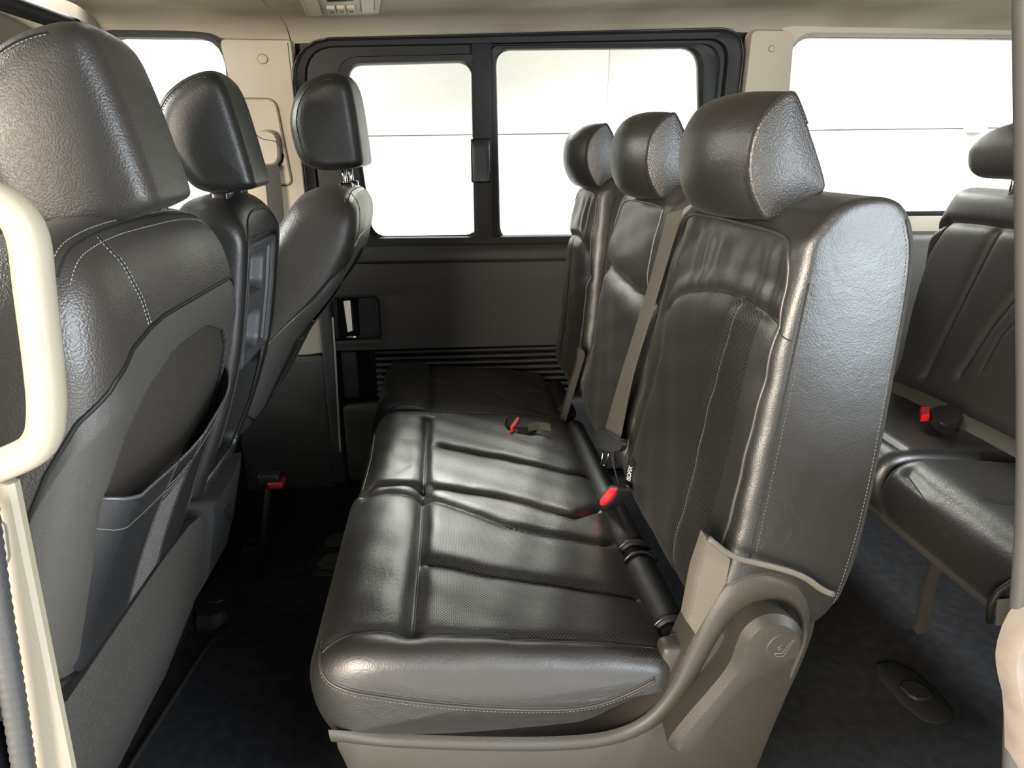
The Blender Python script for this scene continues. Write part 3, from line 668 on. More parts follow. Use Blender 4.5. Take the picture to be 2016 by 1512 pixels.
MIDS = [(1.30, .835)]+[(1.264, 0.833), (1.392, 0.8474), (1.558, 0.8563), (1.64, 0.8556)]+[(1.72, .86)]
mid, mb = backrest(bench, 'backrest', ([.44, .60, .85, 1.03, 1.08], [1.272, 1.272, 1.262, 1.235, 1.23]), ([.44, .60, .85, 1.03, 1.08], [1.69, 1.69, 1.685, 1.655, 1.64]),
    [(MIDS, .022, .018)], .034, er=.03, ny=90, ds=.006)
piping(mid, mb, [(1.285, .50), (1.28, .8), (1.262, .98), (1.272, 1.015), (1.32, 1.024), (1.45, 1.024), (1.555, 1.02), (1.585, 1.0), (1.62, .85), (1.635, .5)], None, .0026)
HF = [(1.75, .80)]+[(1.79, .80), (1.80, .87), (1.85, .895), (1.93, .90), (2.03, .885), (2.10, .87), (2.12, .87)]
farb, fb = backrest(single, 'backrest', ([.44, .60, .85, 1.03, 1.08], [1.765, 1.765, 1.765, 1.775, 1.79]), ([.44, .60, .85, 1.03, 1.08], [2.118, 2.118, 2.10, 2.04, 2.02]),
    [(HF, .013, .012), ([(1.93, .895), (1.94, .5)], .005, .007)], .030, .05, er=.022, wr=.002, ny=80, ds=.006)
face_line(farb, fb, HF, .0013)
piping(farb, fb, [(1.772, .50), (1.772, .8), (1.775, .98), (1.788, 1.015), (1.83, 1.024), (1.93, 1.024), (2.0, 1.018), (2.03, .99), (2.06, .9)], None, .0026)
side_line(farb, fb, [(.404, .585), (.424, .80), (.441, .985), (.452, 1.012)], .0012, SEAMD, (.007, 0, THRD))
headrest2(bench, .990, .122); headrest2(bench, 1.435, .112, .0, .0); headrest2(single, 1.905, .108, -.020, .0)

# cushions
CP = [(-.196, .300), (-.214, .335), (-.222, .375), (-.220, .412), (-.200, .445), (-.165, .461), (-.11, .463), (-.06, .458), (.08, .447), (.20, .436), (.285, .424), (.318, .410), (.325, .38), (.32, .305), (.1, .292)]
BS1 = [(-0.2093, 0.7636), (-0.2022, 0.7981), (-0.1576, 0.8149), (-0.0684, 0.8082)]+[(.07, .797), (.16, .791), (.24, .788), (.30, .786)]
TR1 = [(-.064, 1.262), (-.063, 1.1), (-.065, .95), (-.068, .815)]
LG1 = [(-.045, .992), (.06, .955), (.15, .935), (.25, .915), (.30, .91)]
BS2 = [(-0.1982, 1.21), (-0.1754, 1.235), (-0.1395, 1.24), (-0.0551, 1.216), (0.0066, 1.179), (0.103, 1.111), (0.1969, 1.079), (0.2813, 1.062)]+[(.30, 1.075)]
BD = [(-0.1875, 1.251), (-0.1693, 1.278), (-0.0563, 1.271), (0.1133, 1.221), (0.2407, 1.155)]+[(.30, 1.20)]
TR2 = [(-.062, 1.64), (-.061, 1.262)]
LG2 = [(-0.0265, 1.474), (0.0485, 1.44), (0.1313, 1.412), (0.2673, 1.357)]+[(.31, 1.36)]
def cush_post(y0, seams, ycut=None, rise=True, corner=.07):
    def post(X, Y, Z, NX, NZ, T):
        tp = sm(NZ, .45, .85)
        dyn = np.clip((y0+corner-Y)/corner, 0, 1); X = X+.055*(1-np.sqrt(np.clip(1-dyn**2, 0, 1)))*(1-sm(X, -.2, 0))
        if rise: Z = np.where(Z < .36, Z+(.37-Z)*.9*sm(X, .17, .31)*sm(-(Y-(y0+.12)), 0, .06), Z)
        d = np.zeros_like(X)
        for poly, dep, wd in seams: d += gv(pdist(X, Y, poly), dep, wd)
        Z = Z-tp*d
        if y0 > 1.5: Z = Z+tp*(.020*np.sin(PI*np.clip((Y-1.73)/.37, 0, 1))**.8+.006*np.abs(np.sin(PI*(Y-1.72)/.17)))*sm(-X, -.26, -.1)+tp*.012*sm(-X, .04, .12)
        if ycut is not None:
            s = sm(Y, ycut-.01, ycut+.03); X = X+s*.012*(1-sm(X, -.2, -.1))
        Z = Z+tp*.0012*np.sin(X*55+Y*23)*np.cos(Y*41-X*17)
        return X, Y, Z
    return post
PF1 = [(-.06, .83), (-.06, 1.20), (.30, 1.08), (.30, .76)]
cush, cb = slab('seat_cushion', CP, .752, 1.703, [LEA, LEAP], bench, 210, .036, .006,
    cush_post(.752, [(BS1, .007, .007), (TR1, .018, .013), (LG1, .014, .011), (BS2, .010, .010), (BD, .014, .009), (TR2, .014, .009), (LG2, .013, .010), ([(-.10, 1.35), (-.11, 1.5)], .002, .01)], 1.26), .005, 2, 7,
    lambda x, y, z, nx, nz: (inside(x, y, PF1) & (nz > .5))*1, er1=.02)
def top_line(par, b, pts, r=.0011, mat=SEAMD, st=None, nm='seam'):
    p = resample(chaikin(np.array([(x, y, 0) for x, y in pts]), 2, False), .006); q = drape(b, p, (0, 0, -1), .0002, 1)
    if len(q) > 2:
        tube(nm, q, r, mat, par, 5)
        if st is not None:
            q2 = drape(b, p+np.array([st[0], st[1], 0]), (0, 0, -1), .0004, 1)
            if len(q2) > 2: stitches('stitching', q2, st[2], par)
top_line(cush, cb, BS1[1:], .0011, PIPE); top_line(cush, cb, TR1, .0010); top_line(cush, cb, LG1, .0009, PIPE, (0, -.003, THR))
top_line(cush, cb, BS2[1:], .0011, PIPE); top_line(cush, cb, BD[1:], .0012); top_line(cush, cb, TR2, .001); top_line(cush, cb, LG2, .0009)
SS = [(-0.2055, 0.4581), (-0.2004, 0.4332), (-0.1869, 0.415), (-0.1322, 0.3998), (-0.0762, 0.3871), (0.0321, 0.3652), (0.1444, 0.3473), (0.2052, 0.3508), (0.2503, 0.3683), (0.2875, 0.3875)]
side_line(cush, cb, [(x, z) for x, z in SS], .0022, PIPE, (0, -.006, THR), nm='piping')
side_line(cush, cb, [(x, z+.005) for x, z in SS], .0009, PIPE)
# thin pale line along the front lip of the middle part
q = drape(cb, resample(np.array([(-1, 1.29, .435), (-1, 1.45, .438), (-1, 1.60, .43), (-1, 1.66, .40)]), .01), (1, 0, 0), .0006, .1)
if len(q) > 2: tube('piping', q, .0010, THRL, cush, 6)
BS3 = [(-0.1705, 2.178), (-0.1465, 2.211), (-0.0577, 2.109), (0.0267, 2.118), (0.0944, 2.111), (0.1913, 2.051), (0.2815, 1.974)]
TR3 = [(-.058, 2.11), (-.058, 1.735)]
LG3 = [(-0.0364, 1.89), (0.066, 1.848), (0.1672, 1.794), (0.2781, 1.738)]
cush2, cb2 = slab('seat_cushion', CP, 1.722, 2.118, [LEA, LEAP], single, 90, .022, .004,
    cush_post(1.722, [(BS3, .010, .010), (TR3, .012, .009), (LG3, .013, .010)], None, False, .04), .006)
top_line(cush2, cb2, TR3, .001); top_line(cush2, cb2, LG3, .0009)
bd3 = [(-.20, 1.728), (-.15, 1.728), (.0, 1.728), (.15, 1.726), (.3, 1.724)]
top_line(cush2, cb2, bd3, .0022, PIPE, nm='piping')
rbox('seat_riser', -.16, .33, 1.735, 2.10, .02, .31, PLM, single, .02)
rbox('seat_riser', -.17, .36, .80, 1.69, .02, .31, PLM, bench, .03)

# recliner side cover, band and lever of the near seat
side_out = [(-.196, .345), (-.006, .300), (.182, .272), (.255, .285), (.298, .335), (.330, .430), (.352, .500), (.387, .560), (.438, .572), (.490, .552), (.520, .510), (.530, .47), (.522, .404), (.498, .309), (.470, .17), (.45, .04), (-.13, .04), (-.165, .24)]
so = resample(chaikin(side_out, 2), .01, True)
cov = plate('side_cover', so, [(.81, 0), (.765, 0), (.757, .003), (.754, .009)], PLG, bench)
def ridge(name, outer, inner, y, h, mat, par, taper=.12):
    a = resample(chaikin(outer, 3, False), .01, n=90); b = resample(chaikin(inner, 3, False), .01, n=90); loops = []
    for i in range(90):
        s = i/89; e = min(1, s/taper+.35, (1-s)/taper+.35); L = []
        for t in np.linspace(0, 1, 9): q = a[i]+(b[i]-a[i])*t; L.append((q[0], y-h*e*(math.sin(PI*t)**.6), q[1]))
        loops.append(L)
    V = [p for L in loops for p in L]; return mesh(name, V, gridF(90, 9).tolist(), mat, par)
bo_ = [(-.190, .338), (-.006, .305), (.182, .285), (.262, .300), (.306, .350), (.336, .439), (.358, .507), (.389, .552), (.438, .562), (.486, .542), (.514, .500), (.518, .44), (.505, .37)]
bi_ = [(-.187, .315), (-.007, .280), (.200, .256), (.300, .285), (.347, .363), (.378, .453), (.402, .498), (.443, .517), (.475, .507), (.495, .480), (.503, .45), (.503, .42), (.497, .37)]
ridge('raised_band', bo_, bi_, .756, .010, PLG, bench)
lv = thing('recliner_lever', 'grey recliner lever with a seat symbol on the near seat base', 'lever')
lo_ = [(0.3126, 0.2849), (0.3416, 0.2886), (0.375, 0.3524), (0.407, 0.403), (0.4359, 0.4238), (0.4668, 0.4399), (0.4833, 0.4606), (0.4844, 0.4823), (0.4689, 0.5068), (0.4432, 0.5224), (0.4143, 0.5213), (0.3922, 0.5012), (0.3853, 0.4734), (0.3814, 0.4431), (0.3616, 0.4073), (0.319, 0.344), (0.2973, 0.3032)]
lo_ = resample(chaikin(lo_, 2), .004, True)
plate('lever_arm', lo_, [(.757, .004), (.722, .0), (.716, .0), (.704, .009), (.7035, .011)], PLG, lv, sharp=28)
dc = np.mean(np.array([(0.417, 0.4741), (0.4795, 0.4714)]), 0)
cir = lambda r, n=40: np.array([(dc[0]+r*math.cos(a), dc[1]+r*math.sin(a)) for a in np.linspace(0, 2*PI, n, endpoint=False)])
plate('pivot_cap', cir(.0245), [(.712, 0), (.7035, 0), (.7028, .001)], PLG, lv); ringline(cir(.0252), .7045, .0008, THR, lv, 'cap_rim')
def icon(pts): tube('seat_symbol', [(dc[0]+a, .7024, dc[1]+b) for a, b in pts], .0005, THR, lv, 5)
icon([(.011, .013), (-.002, -.008), (-.012, -.007)]); icon([(.0135, .013), (.001, -.0135), (-.009, -.0125)]); icon([(.011, .013), (.0135, .013)])
icon([(-.012, -.007), (-.009, -.0125)]); icon([(-.007, -.002), (-.003, .002)]); icon([(-.009, .002), (-.001, .007)])
# tubular covers between cushion and backrest
def bolster(par, y0, y1, z=.398, x=.338):
    ys = np.linspace(y0, y1, 14); V, F = tube_vf([(x, y, z) for y in ys], .030, 20); return mesh('hinge_cover', V, F, PLB, par)
bolster(bench, .835, 1.012); bolster(bench, 1.055, 1.66)
bolster(single, 1.78, 2.0)
def isofix(y):
    t = thing('child_seat_anchor', 'open black anchor cover on the hinge tube, '+('near end' if y < .95 else 'middle'), 'anchor cover')
    for yy in (y-.02, y+.02): 
        tube('collar', [(.338+.033*math.cos(a), yy, .398+.033*math.sin(a)) for a in np.linspace(PI*.1, PI*1.15, 20)], .0028, PLBG, t, 6)
    V, F = tube_vf([(.338, q, .396) for q in np.linspace(y-.02, y+.02, 5)], .024, 16); mesh('socket', V, F, PLM, t)
    tube('anchor_bar', [(.312, y-.018, .405), (.312, y+.018, .405)], .003, SAT, t, 8)
isofix(1.034); isofix(.815)
rbox('end_bracket', .30, .345, .765, .80, .33, .43, PLG, bench, .012)

# ================================================================ belts of the second row
blt = thing('shoulder_belt', 'taupe shoulder belt hanging in front of the near backrest', 'seat belt')
BL = [(0.395, 1.175, 1.02), (0.395, 1.243, 0.8954)]+[(0.375, 1.268, 0.7779)]+[(0.35, 1.281, 0.6595), (0.35, 1.368, 0.5176)]; BR = [(0.395, 1.097, 1.033), (0.395, 1.174, 0.9075)]+[(0.38, 1.191, 0.8128)]+[(0.352, 1.182, 0.7148), (0.352, 1.238, 0.5596)]
bl = resample(chaikin(np.array(BL), 2, False), .01, n=60); br = resample(chaikin(np.array(BR), 2, False), .01, n=60)
ce = (bl+br)/2; hv = (br-bl)/2
ribbon('webbing', ce, hv, .0018, BELT, blt)
e0, e1 = ce[0], hv[0]
ribbon('webbing_upper', resample(np.array([ce[0]+[-.0005, 0, 0], ce[0]+[.04, -.012, .030], ce[0]+[.16, -.02, .034]]), .01, n=8), [hv[0]]*8, .0018, BELT, blt)
tp = [(y, z) for y, z in [(1.406, 0.5016), (1.36, 0.5315), (1.205, 0.5699), (1.184, 0.5836), (1.173, 0.5686), (1.207, 0.5395), (1.388, 0.4651), (1.422, 0.4685)]]
plate('tongue_grip', resample(chaikin(tp, 1), .003, True), [(.350, .001), (.344, 0), (.338, .001)], PLBG, blt, 'yz')
tube('tongue_plate', [(0.34, 1.333, 0.4805), (0.34, 1.347, 0.4483), (0.34, 1.314, 0.4594)], .0013, CHR, blt, 6); tube('tongue_plate', [(0.34, 1.284, 0.5023), (0.34, 1.3, 0.4625)], .0014, CHR, blt, 6)
b2 = resample(np.array([(0.352, 1.298, 0.5112), (0.352, 1.297, 0.4811), (0.352, 1.252, 0.4604), (0.352, 1.215, 0.4495)]), .01, n=12); ribbon('webbing_lower', b2, [[0, -.010, 0]]*12, .0016, BELTD, blt)
bk = thing('belt_buckle', 'red button belt buckle set in the hinge tube of the double seat', 'belt buckle')
rb = resample(chaikin(np.array([(0.311, 1.211, 0.4209), (0.311, 1.227, 0.4023), (0.311, 1.148, 0.4646), (0.311, 1.094, 0.5195), (0.311, 1.139, 0.5015), (0.311, 1.197, 0.4455)]), 0), .003, True)
ry = [(b_, c) for a, b_, c in [(0.309, 1.209, 0.4296), (0.309, 1.194, 0.4237), (0.309, 1.158, 0.4508), (0.309, 1.119, 0.4873), (0.309, 1.097, 0.5139), (0.309, 1.113, 0.5141), (0.309, 1.138, 0.4974), (0.309, 1.178, 0.4608)]]
plate('release_button', resample(chaikin(ry, 1), .002, True), [(.330, 0), (.3065, 0), (.3050, .0015)], RED, bk, 'yz')
ry2 = [(b_, c) for a, b_, c in [(0.312, 1.251, 0.4011), (0.312, 1.225, 0.3958), (0.312, 1.156, 0.4436), (0.312, 1.101, 0.4951), (0.312, 1.087, 0.5221), (0.312, 1.117, 0.5171), (0.312, 1.162, 0.4904), (0.312, 1.215, 0.4429)]]
plate('buckle_housing', resample(chaikin(ry2, 1), .002, True), [(.335, 0), (.3125, 0), (.310, .002)], PLBG, bk, 'yz')
bk = thing('belt_buckle', 'black buckle with red button lying between middle and far cushion', 'belt buckle')
bq = [(a, b_) for a, b_, c in [(0.1421, 1.629, 0.45), (0.1547, 1.661, 0.45), (0.2083, 1.644, 0.45), (0.2314, 1.592, 0.45), (0.2049, 1.564, 0.45), (0.153, 1.572, 0.45), (0.143, 1.594, 0.45)]]
plate('buckle_housing', resample(chaikin(bq, 2), .003, True), [(.425, 0), (.446, 0), (.450, .005)], PLBG, bk, 'xy')
bq = [(a, b_) for a, b_, c in [(0.1774, 1.64, 0.453), (0.1848, 1.632, 0.453), (0.1797, 1.611, 0.453), (0.1614, 1.564, 0.453), (0.1497, 1.565, 0.453), (0.1589, 1.592, 0.453)]]
plate('release_button', resample(chaikin(bq, 1), .002, True), [(.440, 0), (.4525, 0), (.454, .001)], RED, bk, 'xy')
b3 = resample(np.array([(0.1991, 1.57, 0.449), (0.2272, 1.581, 0.449), (0.2569, 1.564, 0.449)]), .01, n=10); ribbon('buckle_strap', b3, [[0, .011, .006]]*10, .002, BELT, bk)
it = thing('fabric_tag', 'small black tag with white lettering in the backrest seam', 'tag')
fc = bpy.data.curves.new('lettering', 'FONT'); fc.body = 'ISOFIX'; fc.size = .0125; fc.extrude = .0001; fc.align_x = 'CENTER'; fc.align_y = 'CENTER'
fo_ = bpy.data.objects.new('lettering', fc); COL.objects.link(fo_); fo_.parent = it; fc.materials.append(WHT)
c3 = Vector([(0.3425, 1.126, 0.534)][0])
a3 = Vector([(0.3425, 1.133, 0.513)][0]); d3 = (Vector([(0.3425, 1.123, 0.553)][0])-a3).normalized(); nrm = Vector((-.72, -.69, 0)); nrm = (nrm-d3*nrm.dot(d3)).normalized(); upv = nrm.cross(d3)
ribbon('tag_cloth', [tuple(c3+d3*q_) for q_ in (-.034, 0, .030)], [tuple(upv*.0085)]*3, .0008, PLM, it)
MW = Matrix.Translation(c3+nrm*.0008) @ Matrix((d3, upv, nrm)).transposed().to_4x4()
bpy.context.view_layer.update(); lm = bpy.data.meshes.new_from_object(fo_); lm.transform(MW); bpy.data.objects.remove(fo_)
fo_ = bpy.data.objects.new('lettering', lm); COL.objects.link(fo_); fo_.parent = it
fp = [(0.3509, 0.6234), (0.3697, 0.6113), (0.3744, 0.5967), (0.3656, 0.5647), (0.3402, 0.4636), (0.3114, 0.3433), (0.3016, 0.3847), (0.3302, 0.5093), (0.3496, 0.5755)]
plate('hinge_flap', resample(chaikin(fp, 1), .006, True), [(1.722, 0), (1.712, 0), (1.709, .002)], LEAF, bench)

# ================================================================ front seats
def wrap(name, b, axis, phis, z0f, z1f, off, mat, par, nz=60, mfn=None):
    """skin wrapped round a seat back: rays towards the upright axis line, columns by angle, rows from z0f to z1f"""
    V = []; P_ = []
    for ph in phis:
        for v in np.linspace(0, 1, nz):
            z = z0f(ph)+(z1f(ph)-z0f(ph))*v; ax, ay = axis(z)
            d = np.array([math.cos(math.radians(ph)), math.sin(math.radians(ph)), 0])
            h = b.ray_cast(Vector((ax, ay, z))+Vector(d)*1.0, Vector(-d), 2)
            if h[0] is None: p = np.array((ax, ay, z))+d*.05; n = d
            else: p = np.array(h[0]); n = np.array(h[1]); n = n if n@d > 0 else -n
            V.append(p+n*off(ph, z, v)); P_.append((ph, z, v))
    F = gridF(len(phis), nz); mi = None
    if mfn: mi = [mfn(*np.mean([P_[i] for i in f], 0)) for f in F.tolist()]
    return mesh(name, V, F[:, ::-1].tolist(), mat, par, mi=mi), np.array(V).reshape(len(phis), nz, 3)
FR_BACK = {'near': ([.42, .453, .615, .767, .87, .953, 1.0, 1.03], [-.530, -.520, -.462, -.404, -.368, -.366, -.374, -.392]),
           'driver': ([.42, .52, .69, .79, .87, .94, 1.0, 1.03], [-.54, -.480, -.382, -.287, -.235, -.211, -.203, -.212])}
def front_seat(kind, yc, hw, label, hr):
    zs, xs = FR_BACK[kind]; th, er_ = (.135, .058) if kind == 'near' else (.165, .040)
    t = thing('front_seat', label, 'seat', group=None)
    prof = list(zip(xs, zs))+[(xs[-1]-.035, 1.05), (xs[-1]-.09, 1.045)]+[(x-th-.03*(.7-z)*0, z) for x, z in list(zip(xs, zs))[::-1]]
    if kind == 'driver': prof = list(zip(xs, zs))+[(xs[-1]-.035, 1.05), (xs[-1]-.10, 1.045)]+[(xs[-1]-.15+(xs[0]-.15-xs[-1]+.15)*f, 1.02-.60*f) for f in np.linspace(0, 1, 6)]
    prof = prof[::-1]
    def post(X, Y, Z, NX, NZ, T):
        # shoulders drop towards the sides
        Z = Z-.030*np.abs(T)**3.5*sm(Z, .85, 1.04)
        Y = Y+(yc-Y)*.08*sm(Z, .9, 1.05)
        return X, Y, Z
    o, b = slab('backrest', prof, yc-hw, yc+hw, LEAF, t, 60, er_, .003, post, .007, 2)
    xc = lambda z: np.interp(z, zs, xs)-th/2
    axis = lambda z: (xc(z), yc)
    # girth coordinate p: distance round the seat from the middle of its back, negative towards the door
    fl_ = hw-er_; arc = er_*PI/2
    def ang(p):
        a = abs(p)
        if a < fl_: x, y = th/2, a
        elif a < fl_+arc: q = (a-fl_)/er_; x, y = th/2-er_+er_*math.cos(q), fl_+er_*math.sin(q)
        else: x, y = th/2-er_-(a-fl_-arc), hw
        return math.copysign(math.degrees(math.atan2(y, x)), p)
    I = lambda v, a, b: float(np.interp(v, a, b))
    k_ = hw/.262
    zt = lambda p: I(p/k_, [-.305, -.302, -.285, -.263, -.225, -.18, -.13, -.08, .2, .245, .275, .305], [.54, .69, .785, .843, .880, .905, .916, .922, .922, .895, .80, .54])
    zb = lambda p: I(abs(p)/k_, [0, .18, .25, .305], [.455, .455, .490, .525])
    pin = lambda z: .89*k_*I(z, [.46, .57, .67, .73, .805, .846, .874, .882], [.16, .215, .25, .255, .228, .18, .09, 0])
    def off(p, z, v):
        base = .0065*min(1, v*12+.2, (1-v)*10+.05)*min(1, (.307*k_-abs(p))/.008+.1)
        ins = min(1, max(0, (pin(z)-abs(p))/.022))*min(1, max(0, (.880-z)/.015)); return base-.0105*(ins*ins*(3-2*ins))
    mf = lambda p, z, v: 1 if (z < .877 and abs(p) < pin(z)-.008) else 0
    def wrp(name, ps, z0f, z1f, of, mat, nz, mfn=None):
        back = {ang(p): p for p in ps}
        return wrap(name, b, axis, [ang(p) for p in ps], lambda a: z0f(back[a]), lambda a: z1f(back[a]), lambda a, z, v: of(back[a], z, v), mat, t, nz,
                    (lambda a, z, v: mfn(float(np.interp(a, sorted(back), [back[q] for q in sorted(back)])), z, v)) if mfn else None)
    sh, G = wrp('back_shell', np.linspace(-.305*k_, .305*k_, 150), zb, zt, off, [SHELL, DARKP], 80, mf)
    tube('shell_edge', np.vstack([G[:, -1]]), .0030, PLB, t, 8)
    tube('shell_edge', G[:36, 0], .003, PLB, t, 8)
    # pocket in three sections
    ptop = lambda p: I(p/k_, [-.25, -.16, -.08, 0, .06, .14, .25], [.738, .728, .716, .708, .708, .735, .765])
    pb = lambda p: I(abs(p)/k_, [0, .14, .20, .25], [.44, .445, .47, .55])
    def poff(p, z, v):
        e = min(1, ((.222 if p < 0 else .25)*k_-abs(p))/(.035 if p < 0 else .11)); return -.001+.005*e+(.006+.024*v**2)*math.sin(max(0, e)*PI/2)*(1 if kind == 'near' else .35)
    s1, g1 = wrp('pocket_panel', np.linspace(-.222*k_, -.055*k_, 30), pb, ptop, poff, POCK, 30)
    s3, g3 = wrp('pocket_panel', np.linspace(.06*k_, .25*k_, 30), pb, ptop, poff, POCK, 30)
    pz = lambda p: ptop(p)-.042
    s2, g2 = wrp('pocket_band', np.linspace(-.055*k_, .06*k_, 24), pz, ptop, lambda p, z, v: poff(p, z, .8+.2*v), POCK, 6)
    hemm = basic('pocket_hem', (.06, .06, .062, 1), .35)
    for g_ in (g1, g2, g3): tube('pocket_hem', g_[:, -1], .0024, hemm, t, 7)
    tube('pocket_seam', g1[-1], .0016, PIPE, t, 6); tube('pocket_seam', g3[0], .0016, PIPE, t, 6); tube('pocket_seam', g1[0], .0018, hemm, t, 6)
    for G_ in (g1, g3): tube('pocket_fold', G_[:, -6]+np.array([.0008, 0, 0]), .0008, THR, t, 5)
    # elastic net
    _, gn = wrp('net_guide', np.linspace(-.055*k_, .06*k_, 61), pb, pz, lambda p, z, v: poff(p, z, v*.85)-.002, POCK, 25)
    bpy.data.objects.remove(_)
    parts = []
    for r_ in range(24):
        for q in (0, 1):
            idx = np.arange(61); rr = r_+(.5+.5*np.cos(idx*PI/1.5+q*PI))*(.9 if r_ < 20 else .4); lo = np.floor(rr).astype(int).clip(0, 23); fr = (rr-lo)[:, None]
            parts.append(tube_vf(gn[idx, lo]*(1-fr)+gn[idx, lo+1]*fr, .00075, 4))
    stuff(mesh('pocket_net', *join(parts), basic('net_cord', (.11, .105, .098, 1), .7), t))
    # seams with pale stitching on the leather
    def cyl(ptsphz, offv=.0003):
        out = []
        for ph, z in ptsphz:
            ax, ay = axis(z); d = Vector((math.cos(math.radians(ph)), math.sin(math.radians(ph)), 0))
            h = b.ray_cast(Vector((ax, ay, z))+d, -d, 2)
            if h[0] is not None: out.append(np.array(h[0])+np.array(d)*offv)
        return np.array(out)
    for s in (-1, 1):
        line = [(ang(s*v), z) for v, z in zip(np.linspace(.155, .122, 14) if s < 0 else np.linspace(.235, .24, 14), np.linspace(1.03, .918, 14))]
        q = cyl(line)
        if len(q) > 3:
            q = resample(chaikin(q, 2, False), .006); tube('seam', q, .0012, SEAMD, o, 5)
            stitches('stitching', q+np.array([.0, .0035*s*1, .0]), THRL, o); stitches('stitching', q-np.array([.0, .0035*s, .0]), THRL, o)
    ys = np.linspace(yc-hw+.035, yc+hw-.035, 40)
    q = drape(b, [(xs[-1]-.012, y, 0) for y in ys], (0, 0, -1), .0005, 1.6)
    q2 = drape(b, [(xs[-1]-.002, y, 0) for y in ys], (0, 0, -1), .0005, 1.6)
    if len(q) > 4: tube('seam', q, .0014, SEAMD, o, 5); stitches('stitching', q2, THRL, o); stitches('stitching', drape(b, [(xs[-1]-.020, y, 0) for y in ys], (0, 0, -1), .0005, 1.6), THRL, o)
    # headrest
    hs = resample(chaikin(hr['prof'], 2), .005, True); N = len(hs)
    def hpost(X, Y, Z, NX, NZ, T):
        fr = sm(-NX, .1, .8); X = X-.022*fr*(1-np.abs(T)**2.5)
        bk_ = sm(NX, .4, .9); X = X+.006*bk_*(1-np.abs(T)**3); Z = Z+.012*(1-np.abs(T)**2.5)*sm(NZ, .3, .9); X = X-hr.get('yaw', 0)*(Y-hr['y'])
        return X, Y, Z
    h, hb = slab('headrest', hr['prof'], hr['y']-hr['hw'], hr['y']+hr['hw'], LEAF if kind == 'near' else LEA, t, 36, .028, .002, hpost, .005, 2)
    c = hs.mean(0); an = np.arctan2(hs[:, 1]-c[1], -(hs[:, 0]-c[0])); idx = np.array([i for i in np.argsort(an) if -1.9 < an[i] < 1.8])
    sp_ = resample(np.array([(c[0]+(hs[i, 0]-c[0])*.9, 0, c[1]+(hs[i, 1]-c[1])*.93) for i in idx]), .005)
    q = drape(hb, sp_, (0, 1, 0), .0004, 1)
    if len(q) > 3: tube('seam', q, .0011, SEAMD, h, 5); stitches('stitching', drape(hb, [c_ + np.array([.003, 0, -.0025]) for c_ in sp_], (0, 1, 0), .0006, 1), THRL if kind == 'near' else THR, h)
    hx = hr['post']
    for s in (-1, 1):
        tube('headrest_post', [(hx[0], hr['y']+s*.06, 1.0), (hx[1], hr['y']+s*.06, 1.12)], .0065, CHR, t, 12)
        rbox('post_guide', hx[0]-.016, hx[0]+.016, hr['y']+s*.06-.018, hr['y']+s*.06+.018, 1.035, 1.052, PLBG, t, .005)
    # cushion and riser
    xf = xs[0]
    slab('seat_cushion', [(xf-.10, .33), (xf-.10, .42), (xf-.20, .47), (xf-.50, .48), (xf-.60, .455), (xf-.62, .40), (xf-.58, .33)], yc-hw, yc+hw, LEAF, t, 30, .04, .004, None, .012, 2)
    rbox('seat_base', xf-.56, xf-.13, yc-hw+.03, yc+hw-.03, .0, .35, PLM, t, .02)
    return t, o, b
NH = dict(prof=[(-.565, 1.10), (-.568, 1.15), (-.548, 1.205), (-.505, 1.243), (-.450, 1.262), (-.418, 1.258), (-.400, 1.20), (-.374, 1.078), (-.374, 1.058), (-.40, 1.045), (-.49, 1.015), (-.545, 1.04)], y=1.0, hw=.112, post=(-.43, -.45), yaw=.13)
DH = dict(prof=[(-.350, 1.165), (-.350, 1.20), (-.338, 1.24), (-.310, 1.275), (-.265, 1.298), (-.222, 1.295), (-.208, 1.26), (-.196, 1.11), (-.198, 1.092), (-.225, 1.085), (-.305, 1.080), (-.338, 1.105)], y=1.845, hw=.125, post=(-.245, -.25))
MH = dict(prof=[(-.508, 1.14), (-.508, 1.18), (-.488, 1.215), (-.448, 1.245), (-.410, 1.258), (-.388, 1.245), (-.375, 1.20), (-.352, 1.075), (-.354, 1.060), (-.38, 1.055), (-.445, 1.048), (-.475, 1.08)], y=1.405, hw=.100, post=(-.42, -.42))
fs, fso, fsb = front_seat('near', .960, .262, 'large front passenger seat with net pocket, seen from behind', NH)
# inner carpeted riser behind the passenger and centre seats
cq1 = [(.715, .462), (.80, .462), (.90, .460), (1.0, .460), (1.15, .455), (1.21, .44), (1.235, .41)]
loops = []
for y, z in resample(np.array(cq1), .02):
    L = []
    for f in np.linspace(0, 1, 16):
        zz = z*(1-f)+.035*f; x = float(np.interp(zz, [.03, .10, .21, .285, .453], [-.645, -.612, -.560, -.537, -.500])); 
        if y > 1.36: x -= (y-1.36)**2*2.2
        L.append((x+.0015*math.sin(y*11+f*4), y, zz))
    L += [(L[-1][0]-.03, y, .02), (L[0][0]-.03, y, z-.01)]; loops.append(L)
loft('carpet_flap', loops, CARPG, fs)
for px_ in ():
    tube('wire_hook', [(-0.5214, 1.33, 0.3656), (-0.5177, 1.33, 0.3462), (-0.5233, 1.33, 0.3298), (-0.5115, 1.33, 0.3522), (-0.51, 1.33, 0.3393), (-0.5165, 1.33, 0.3242)], .0022, PLM, fs, 6) if px_ == 0 else None
sc = [(a-.03, c-.01) for a, b_, c in [(-0.5119, 0.69, 0.5358), (-0.49, 0.69, 0.5308), (-0.4709, 0.69, 0.5113), (-0.4707, 0.69, 0.4837), (-0.5012, 0.69, 0.3354), (-0.5556, 0.69, 0.3421)]]
plate('side_shield', resample(chaikin(sc, 2), .01, True), [(.715, 0), (.695, 0), (.69, .006)], PLM, fs)
rbox('rail_cover', -.70, -.60, .70, .76, 0, .40, PLM, fs, .02)
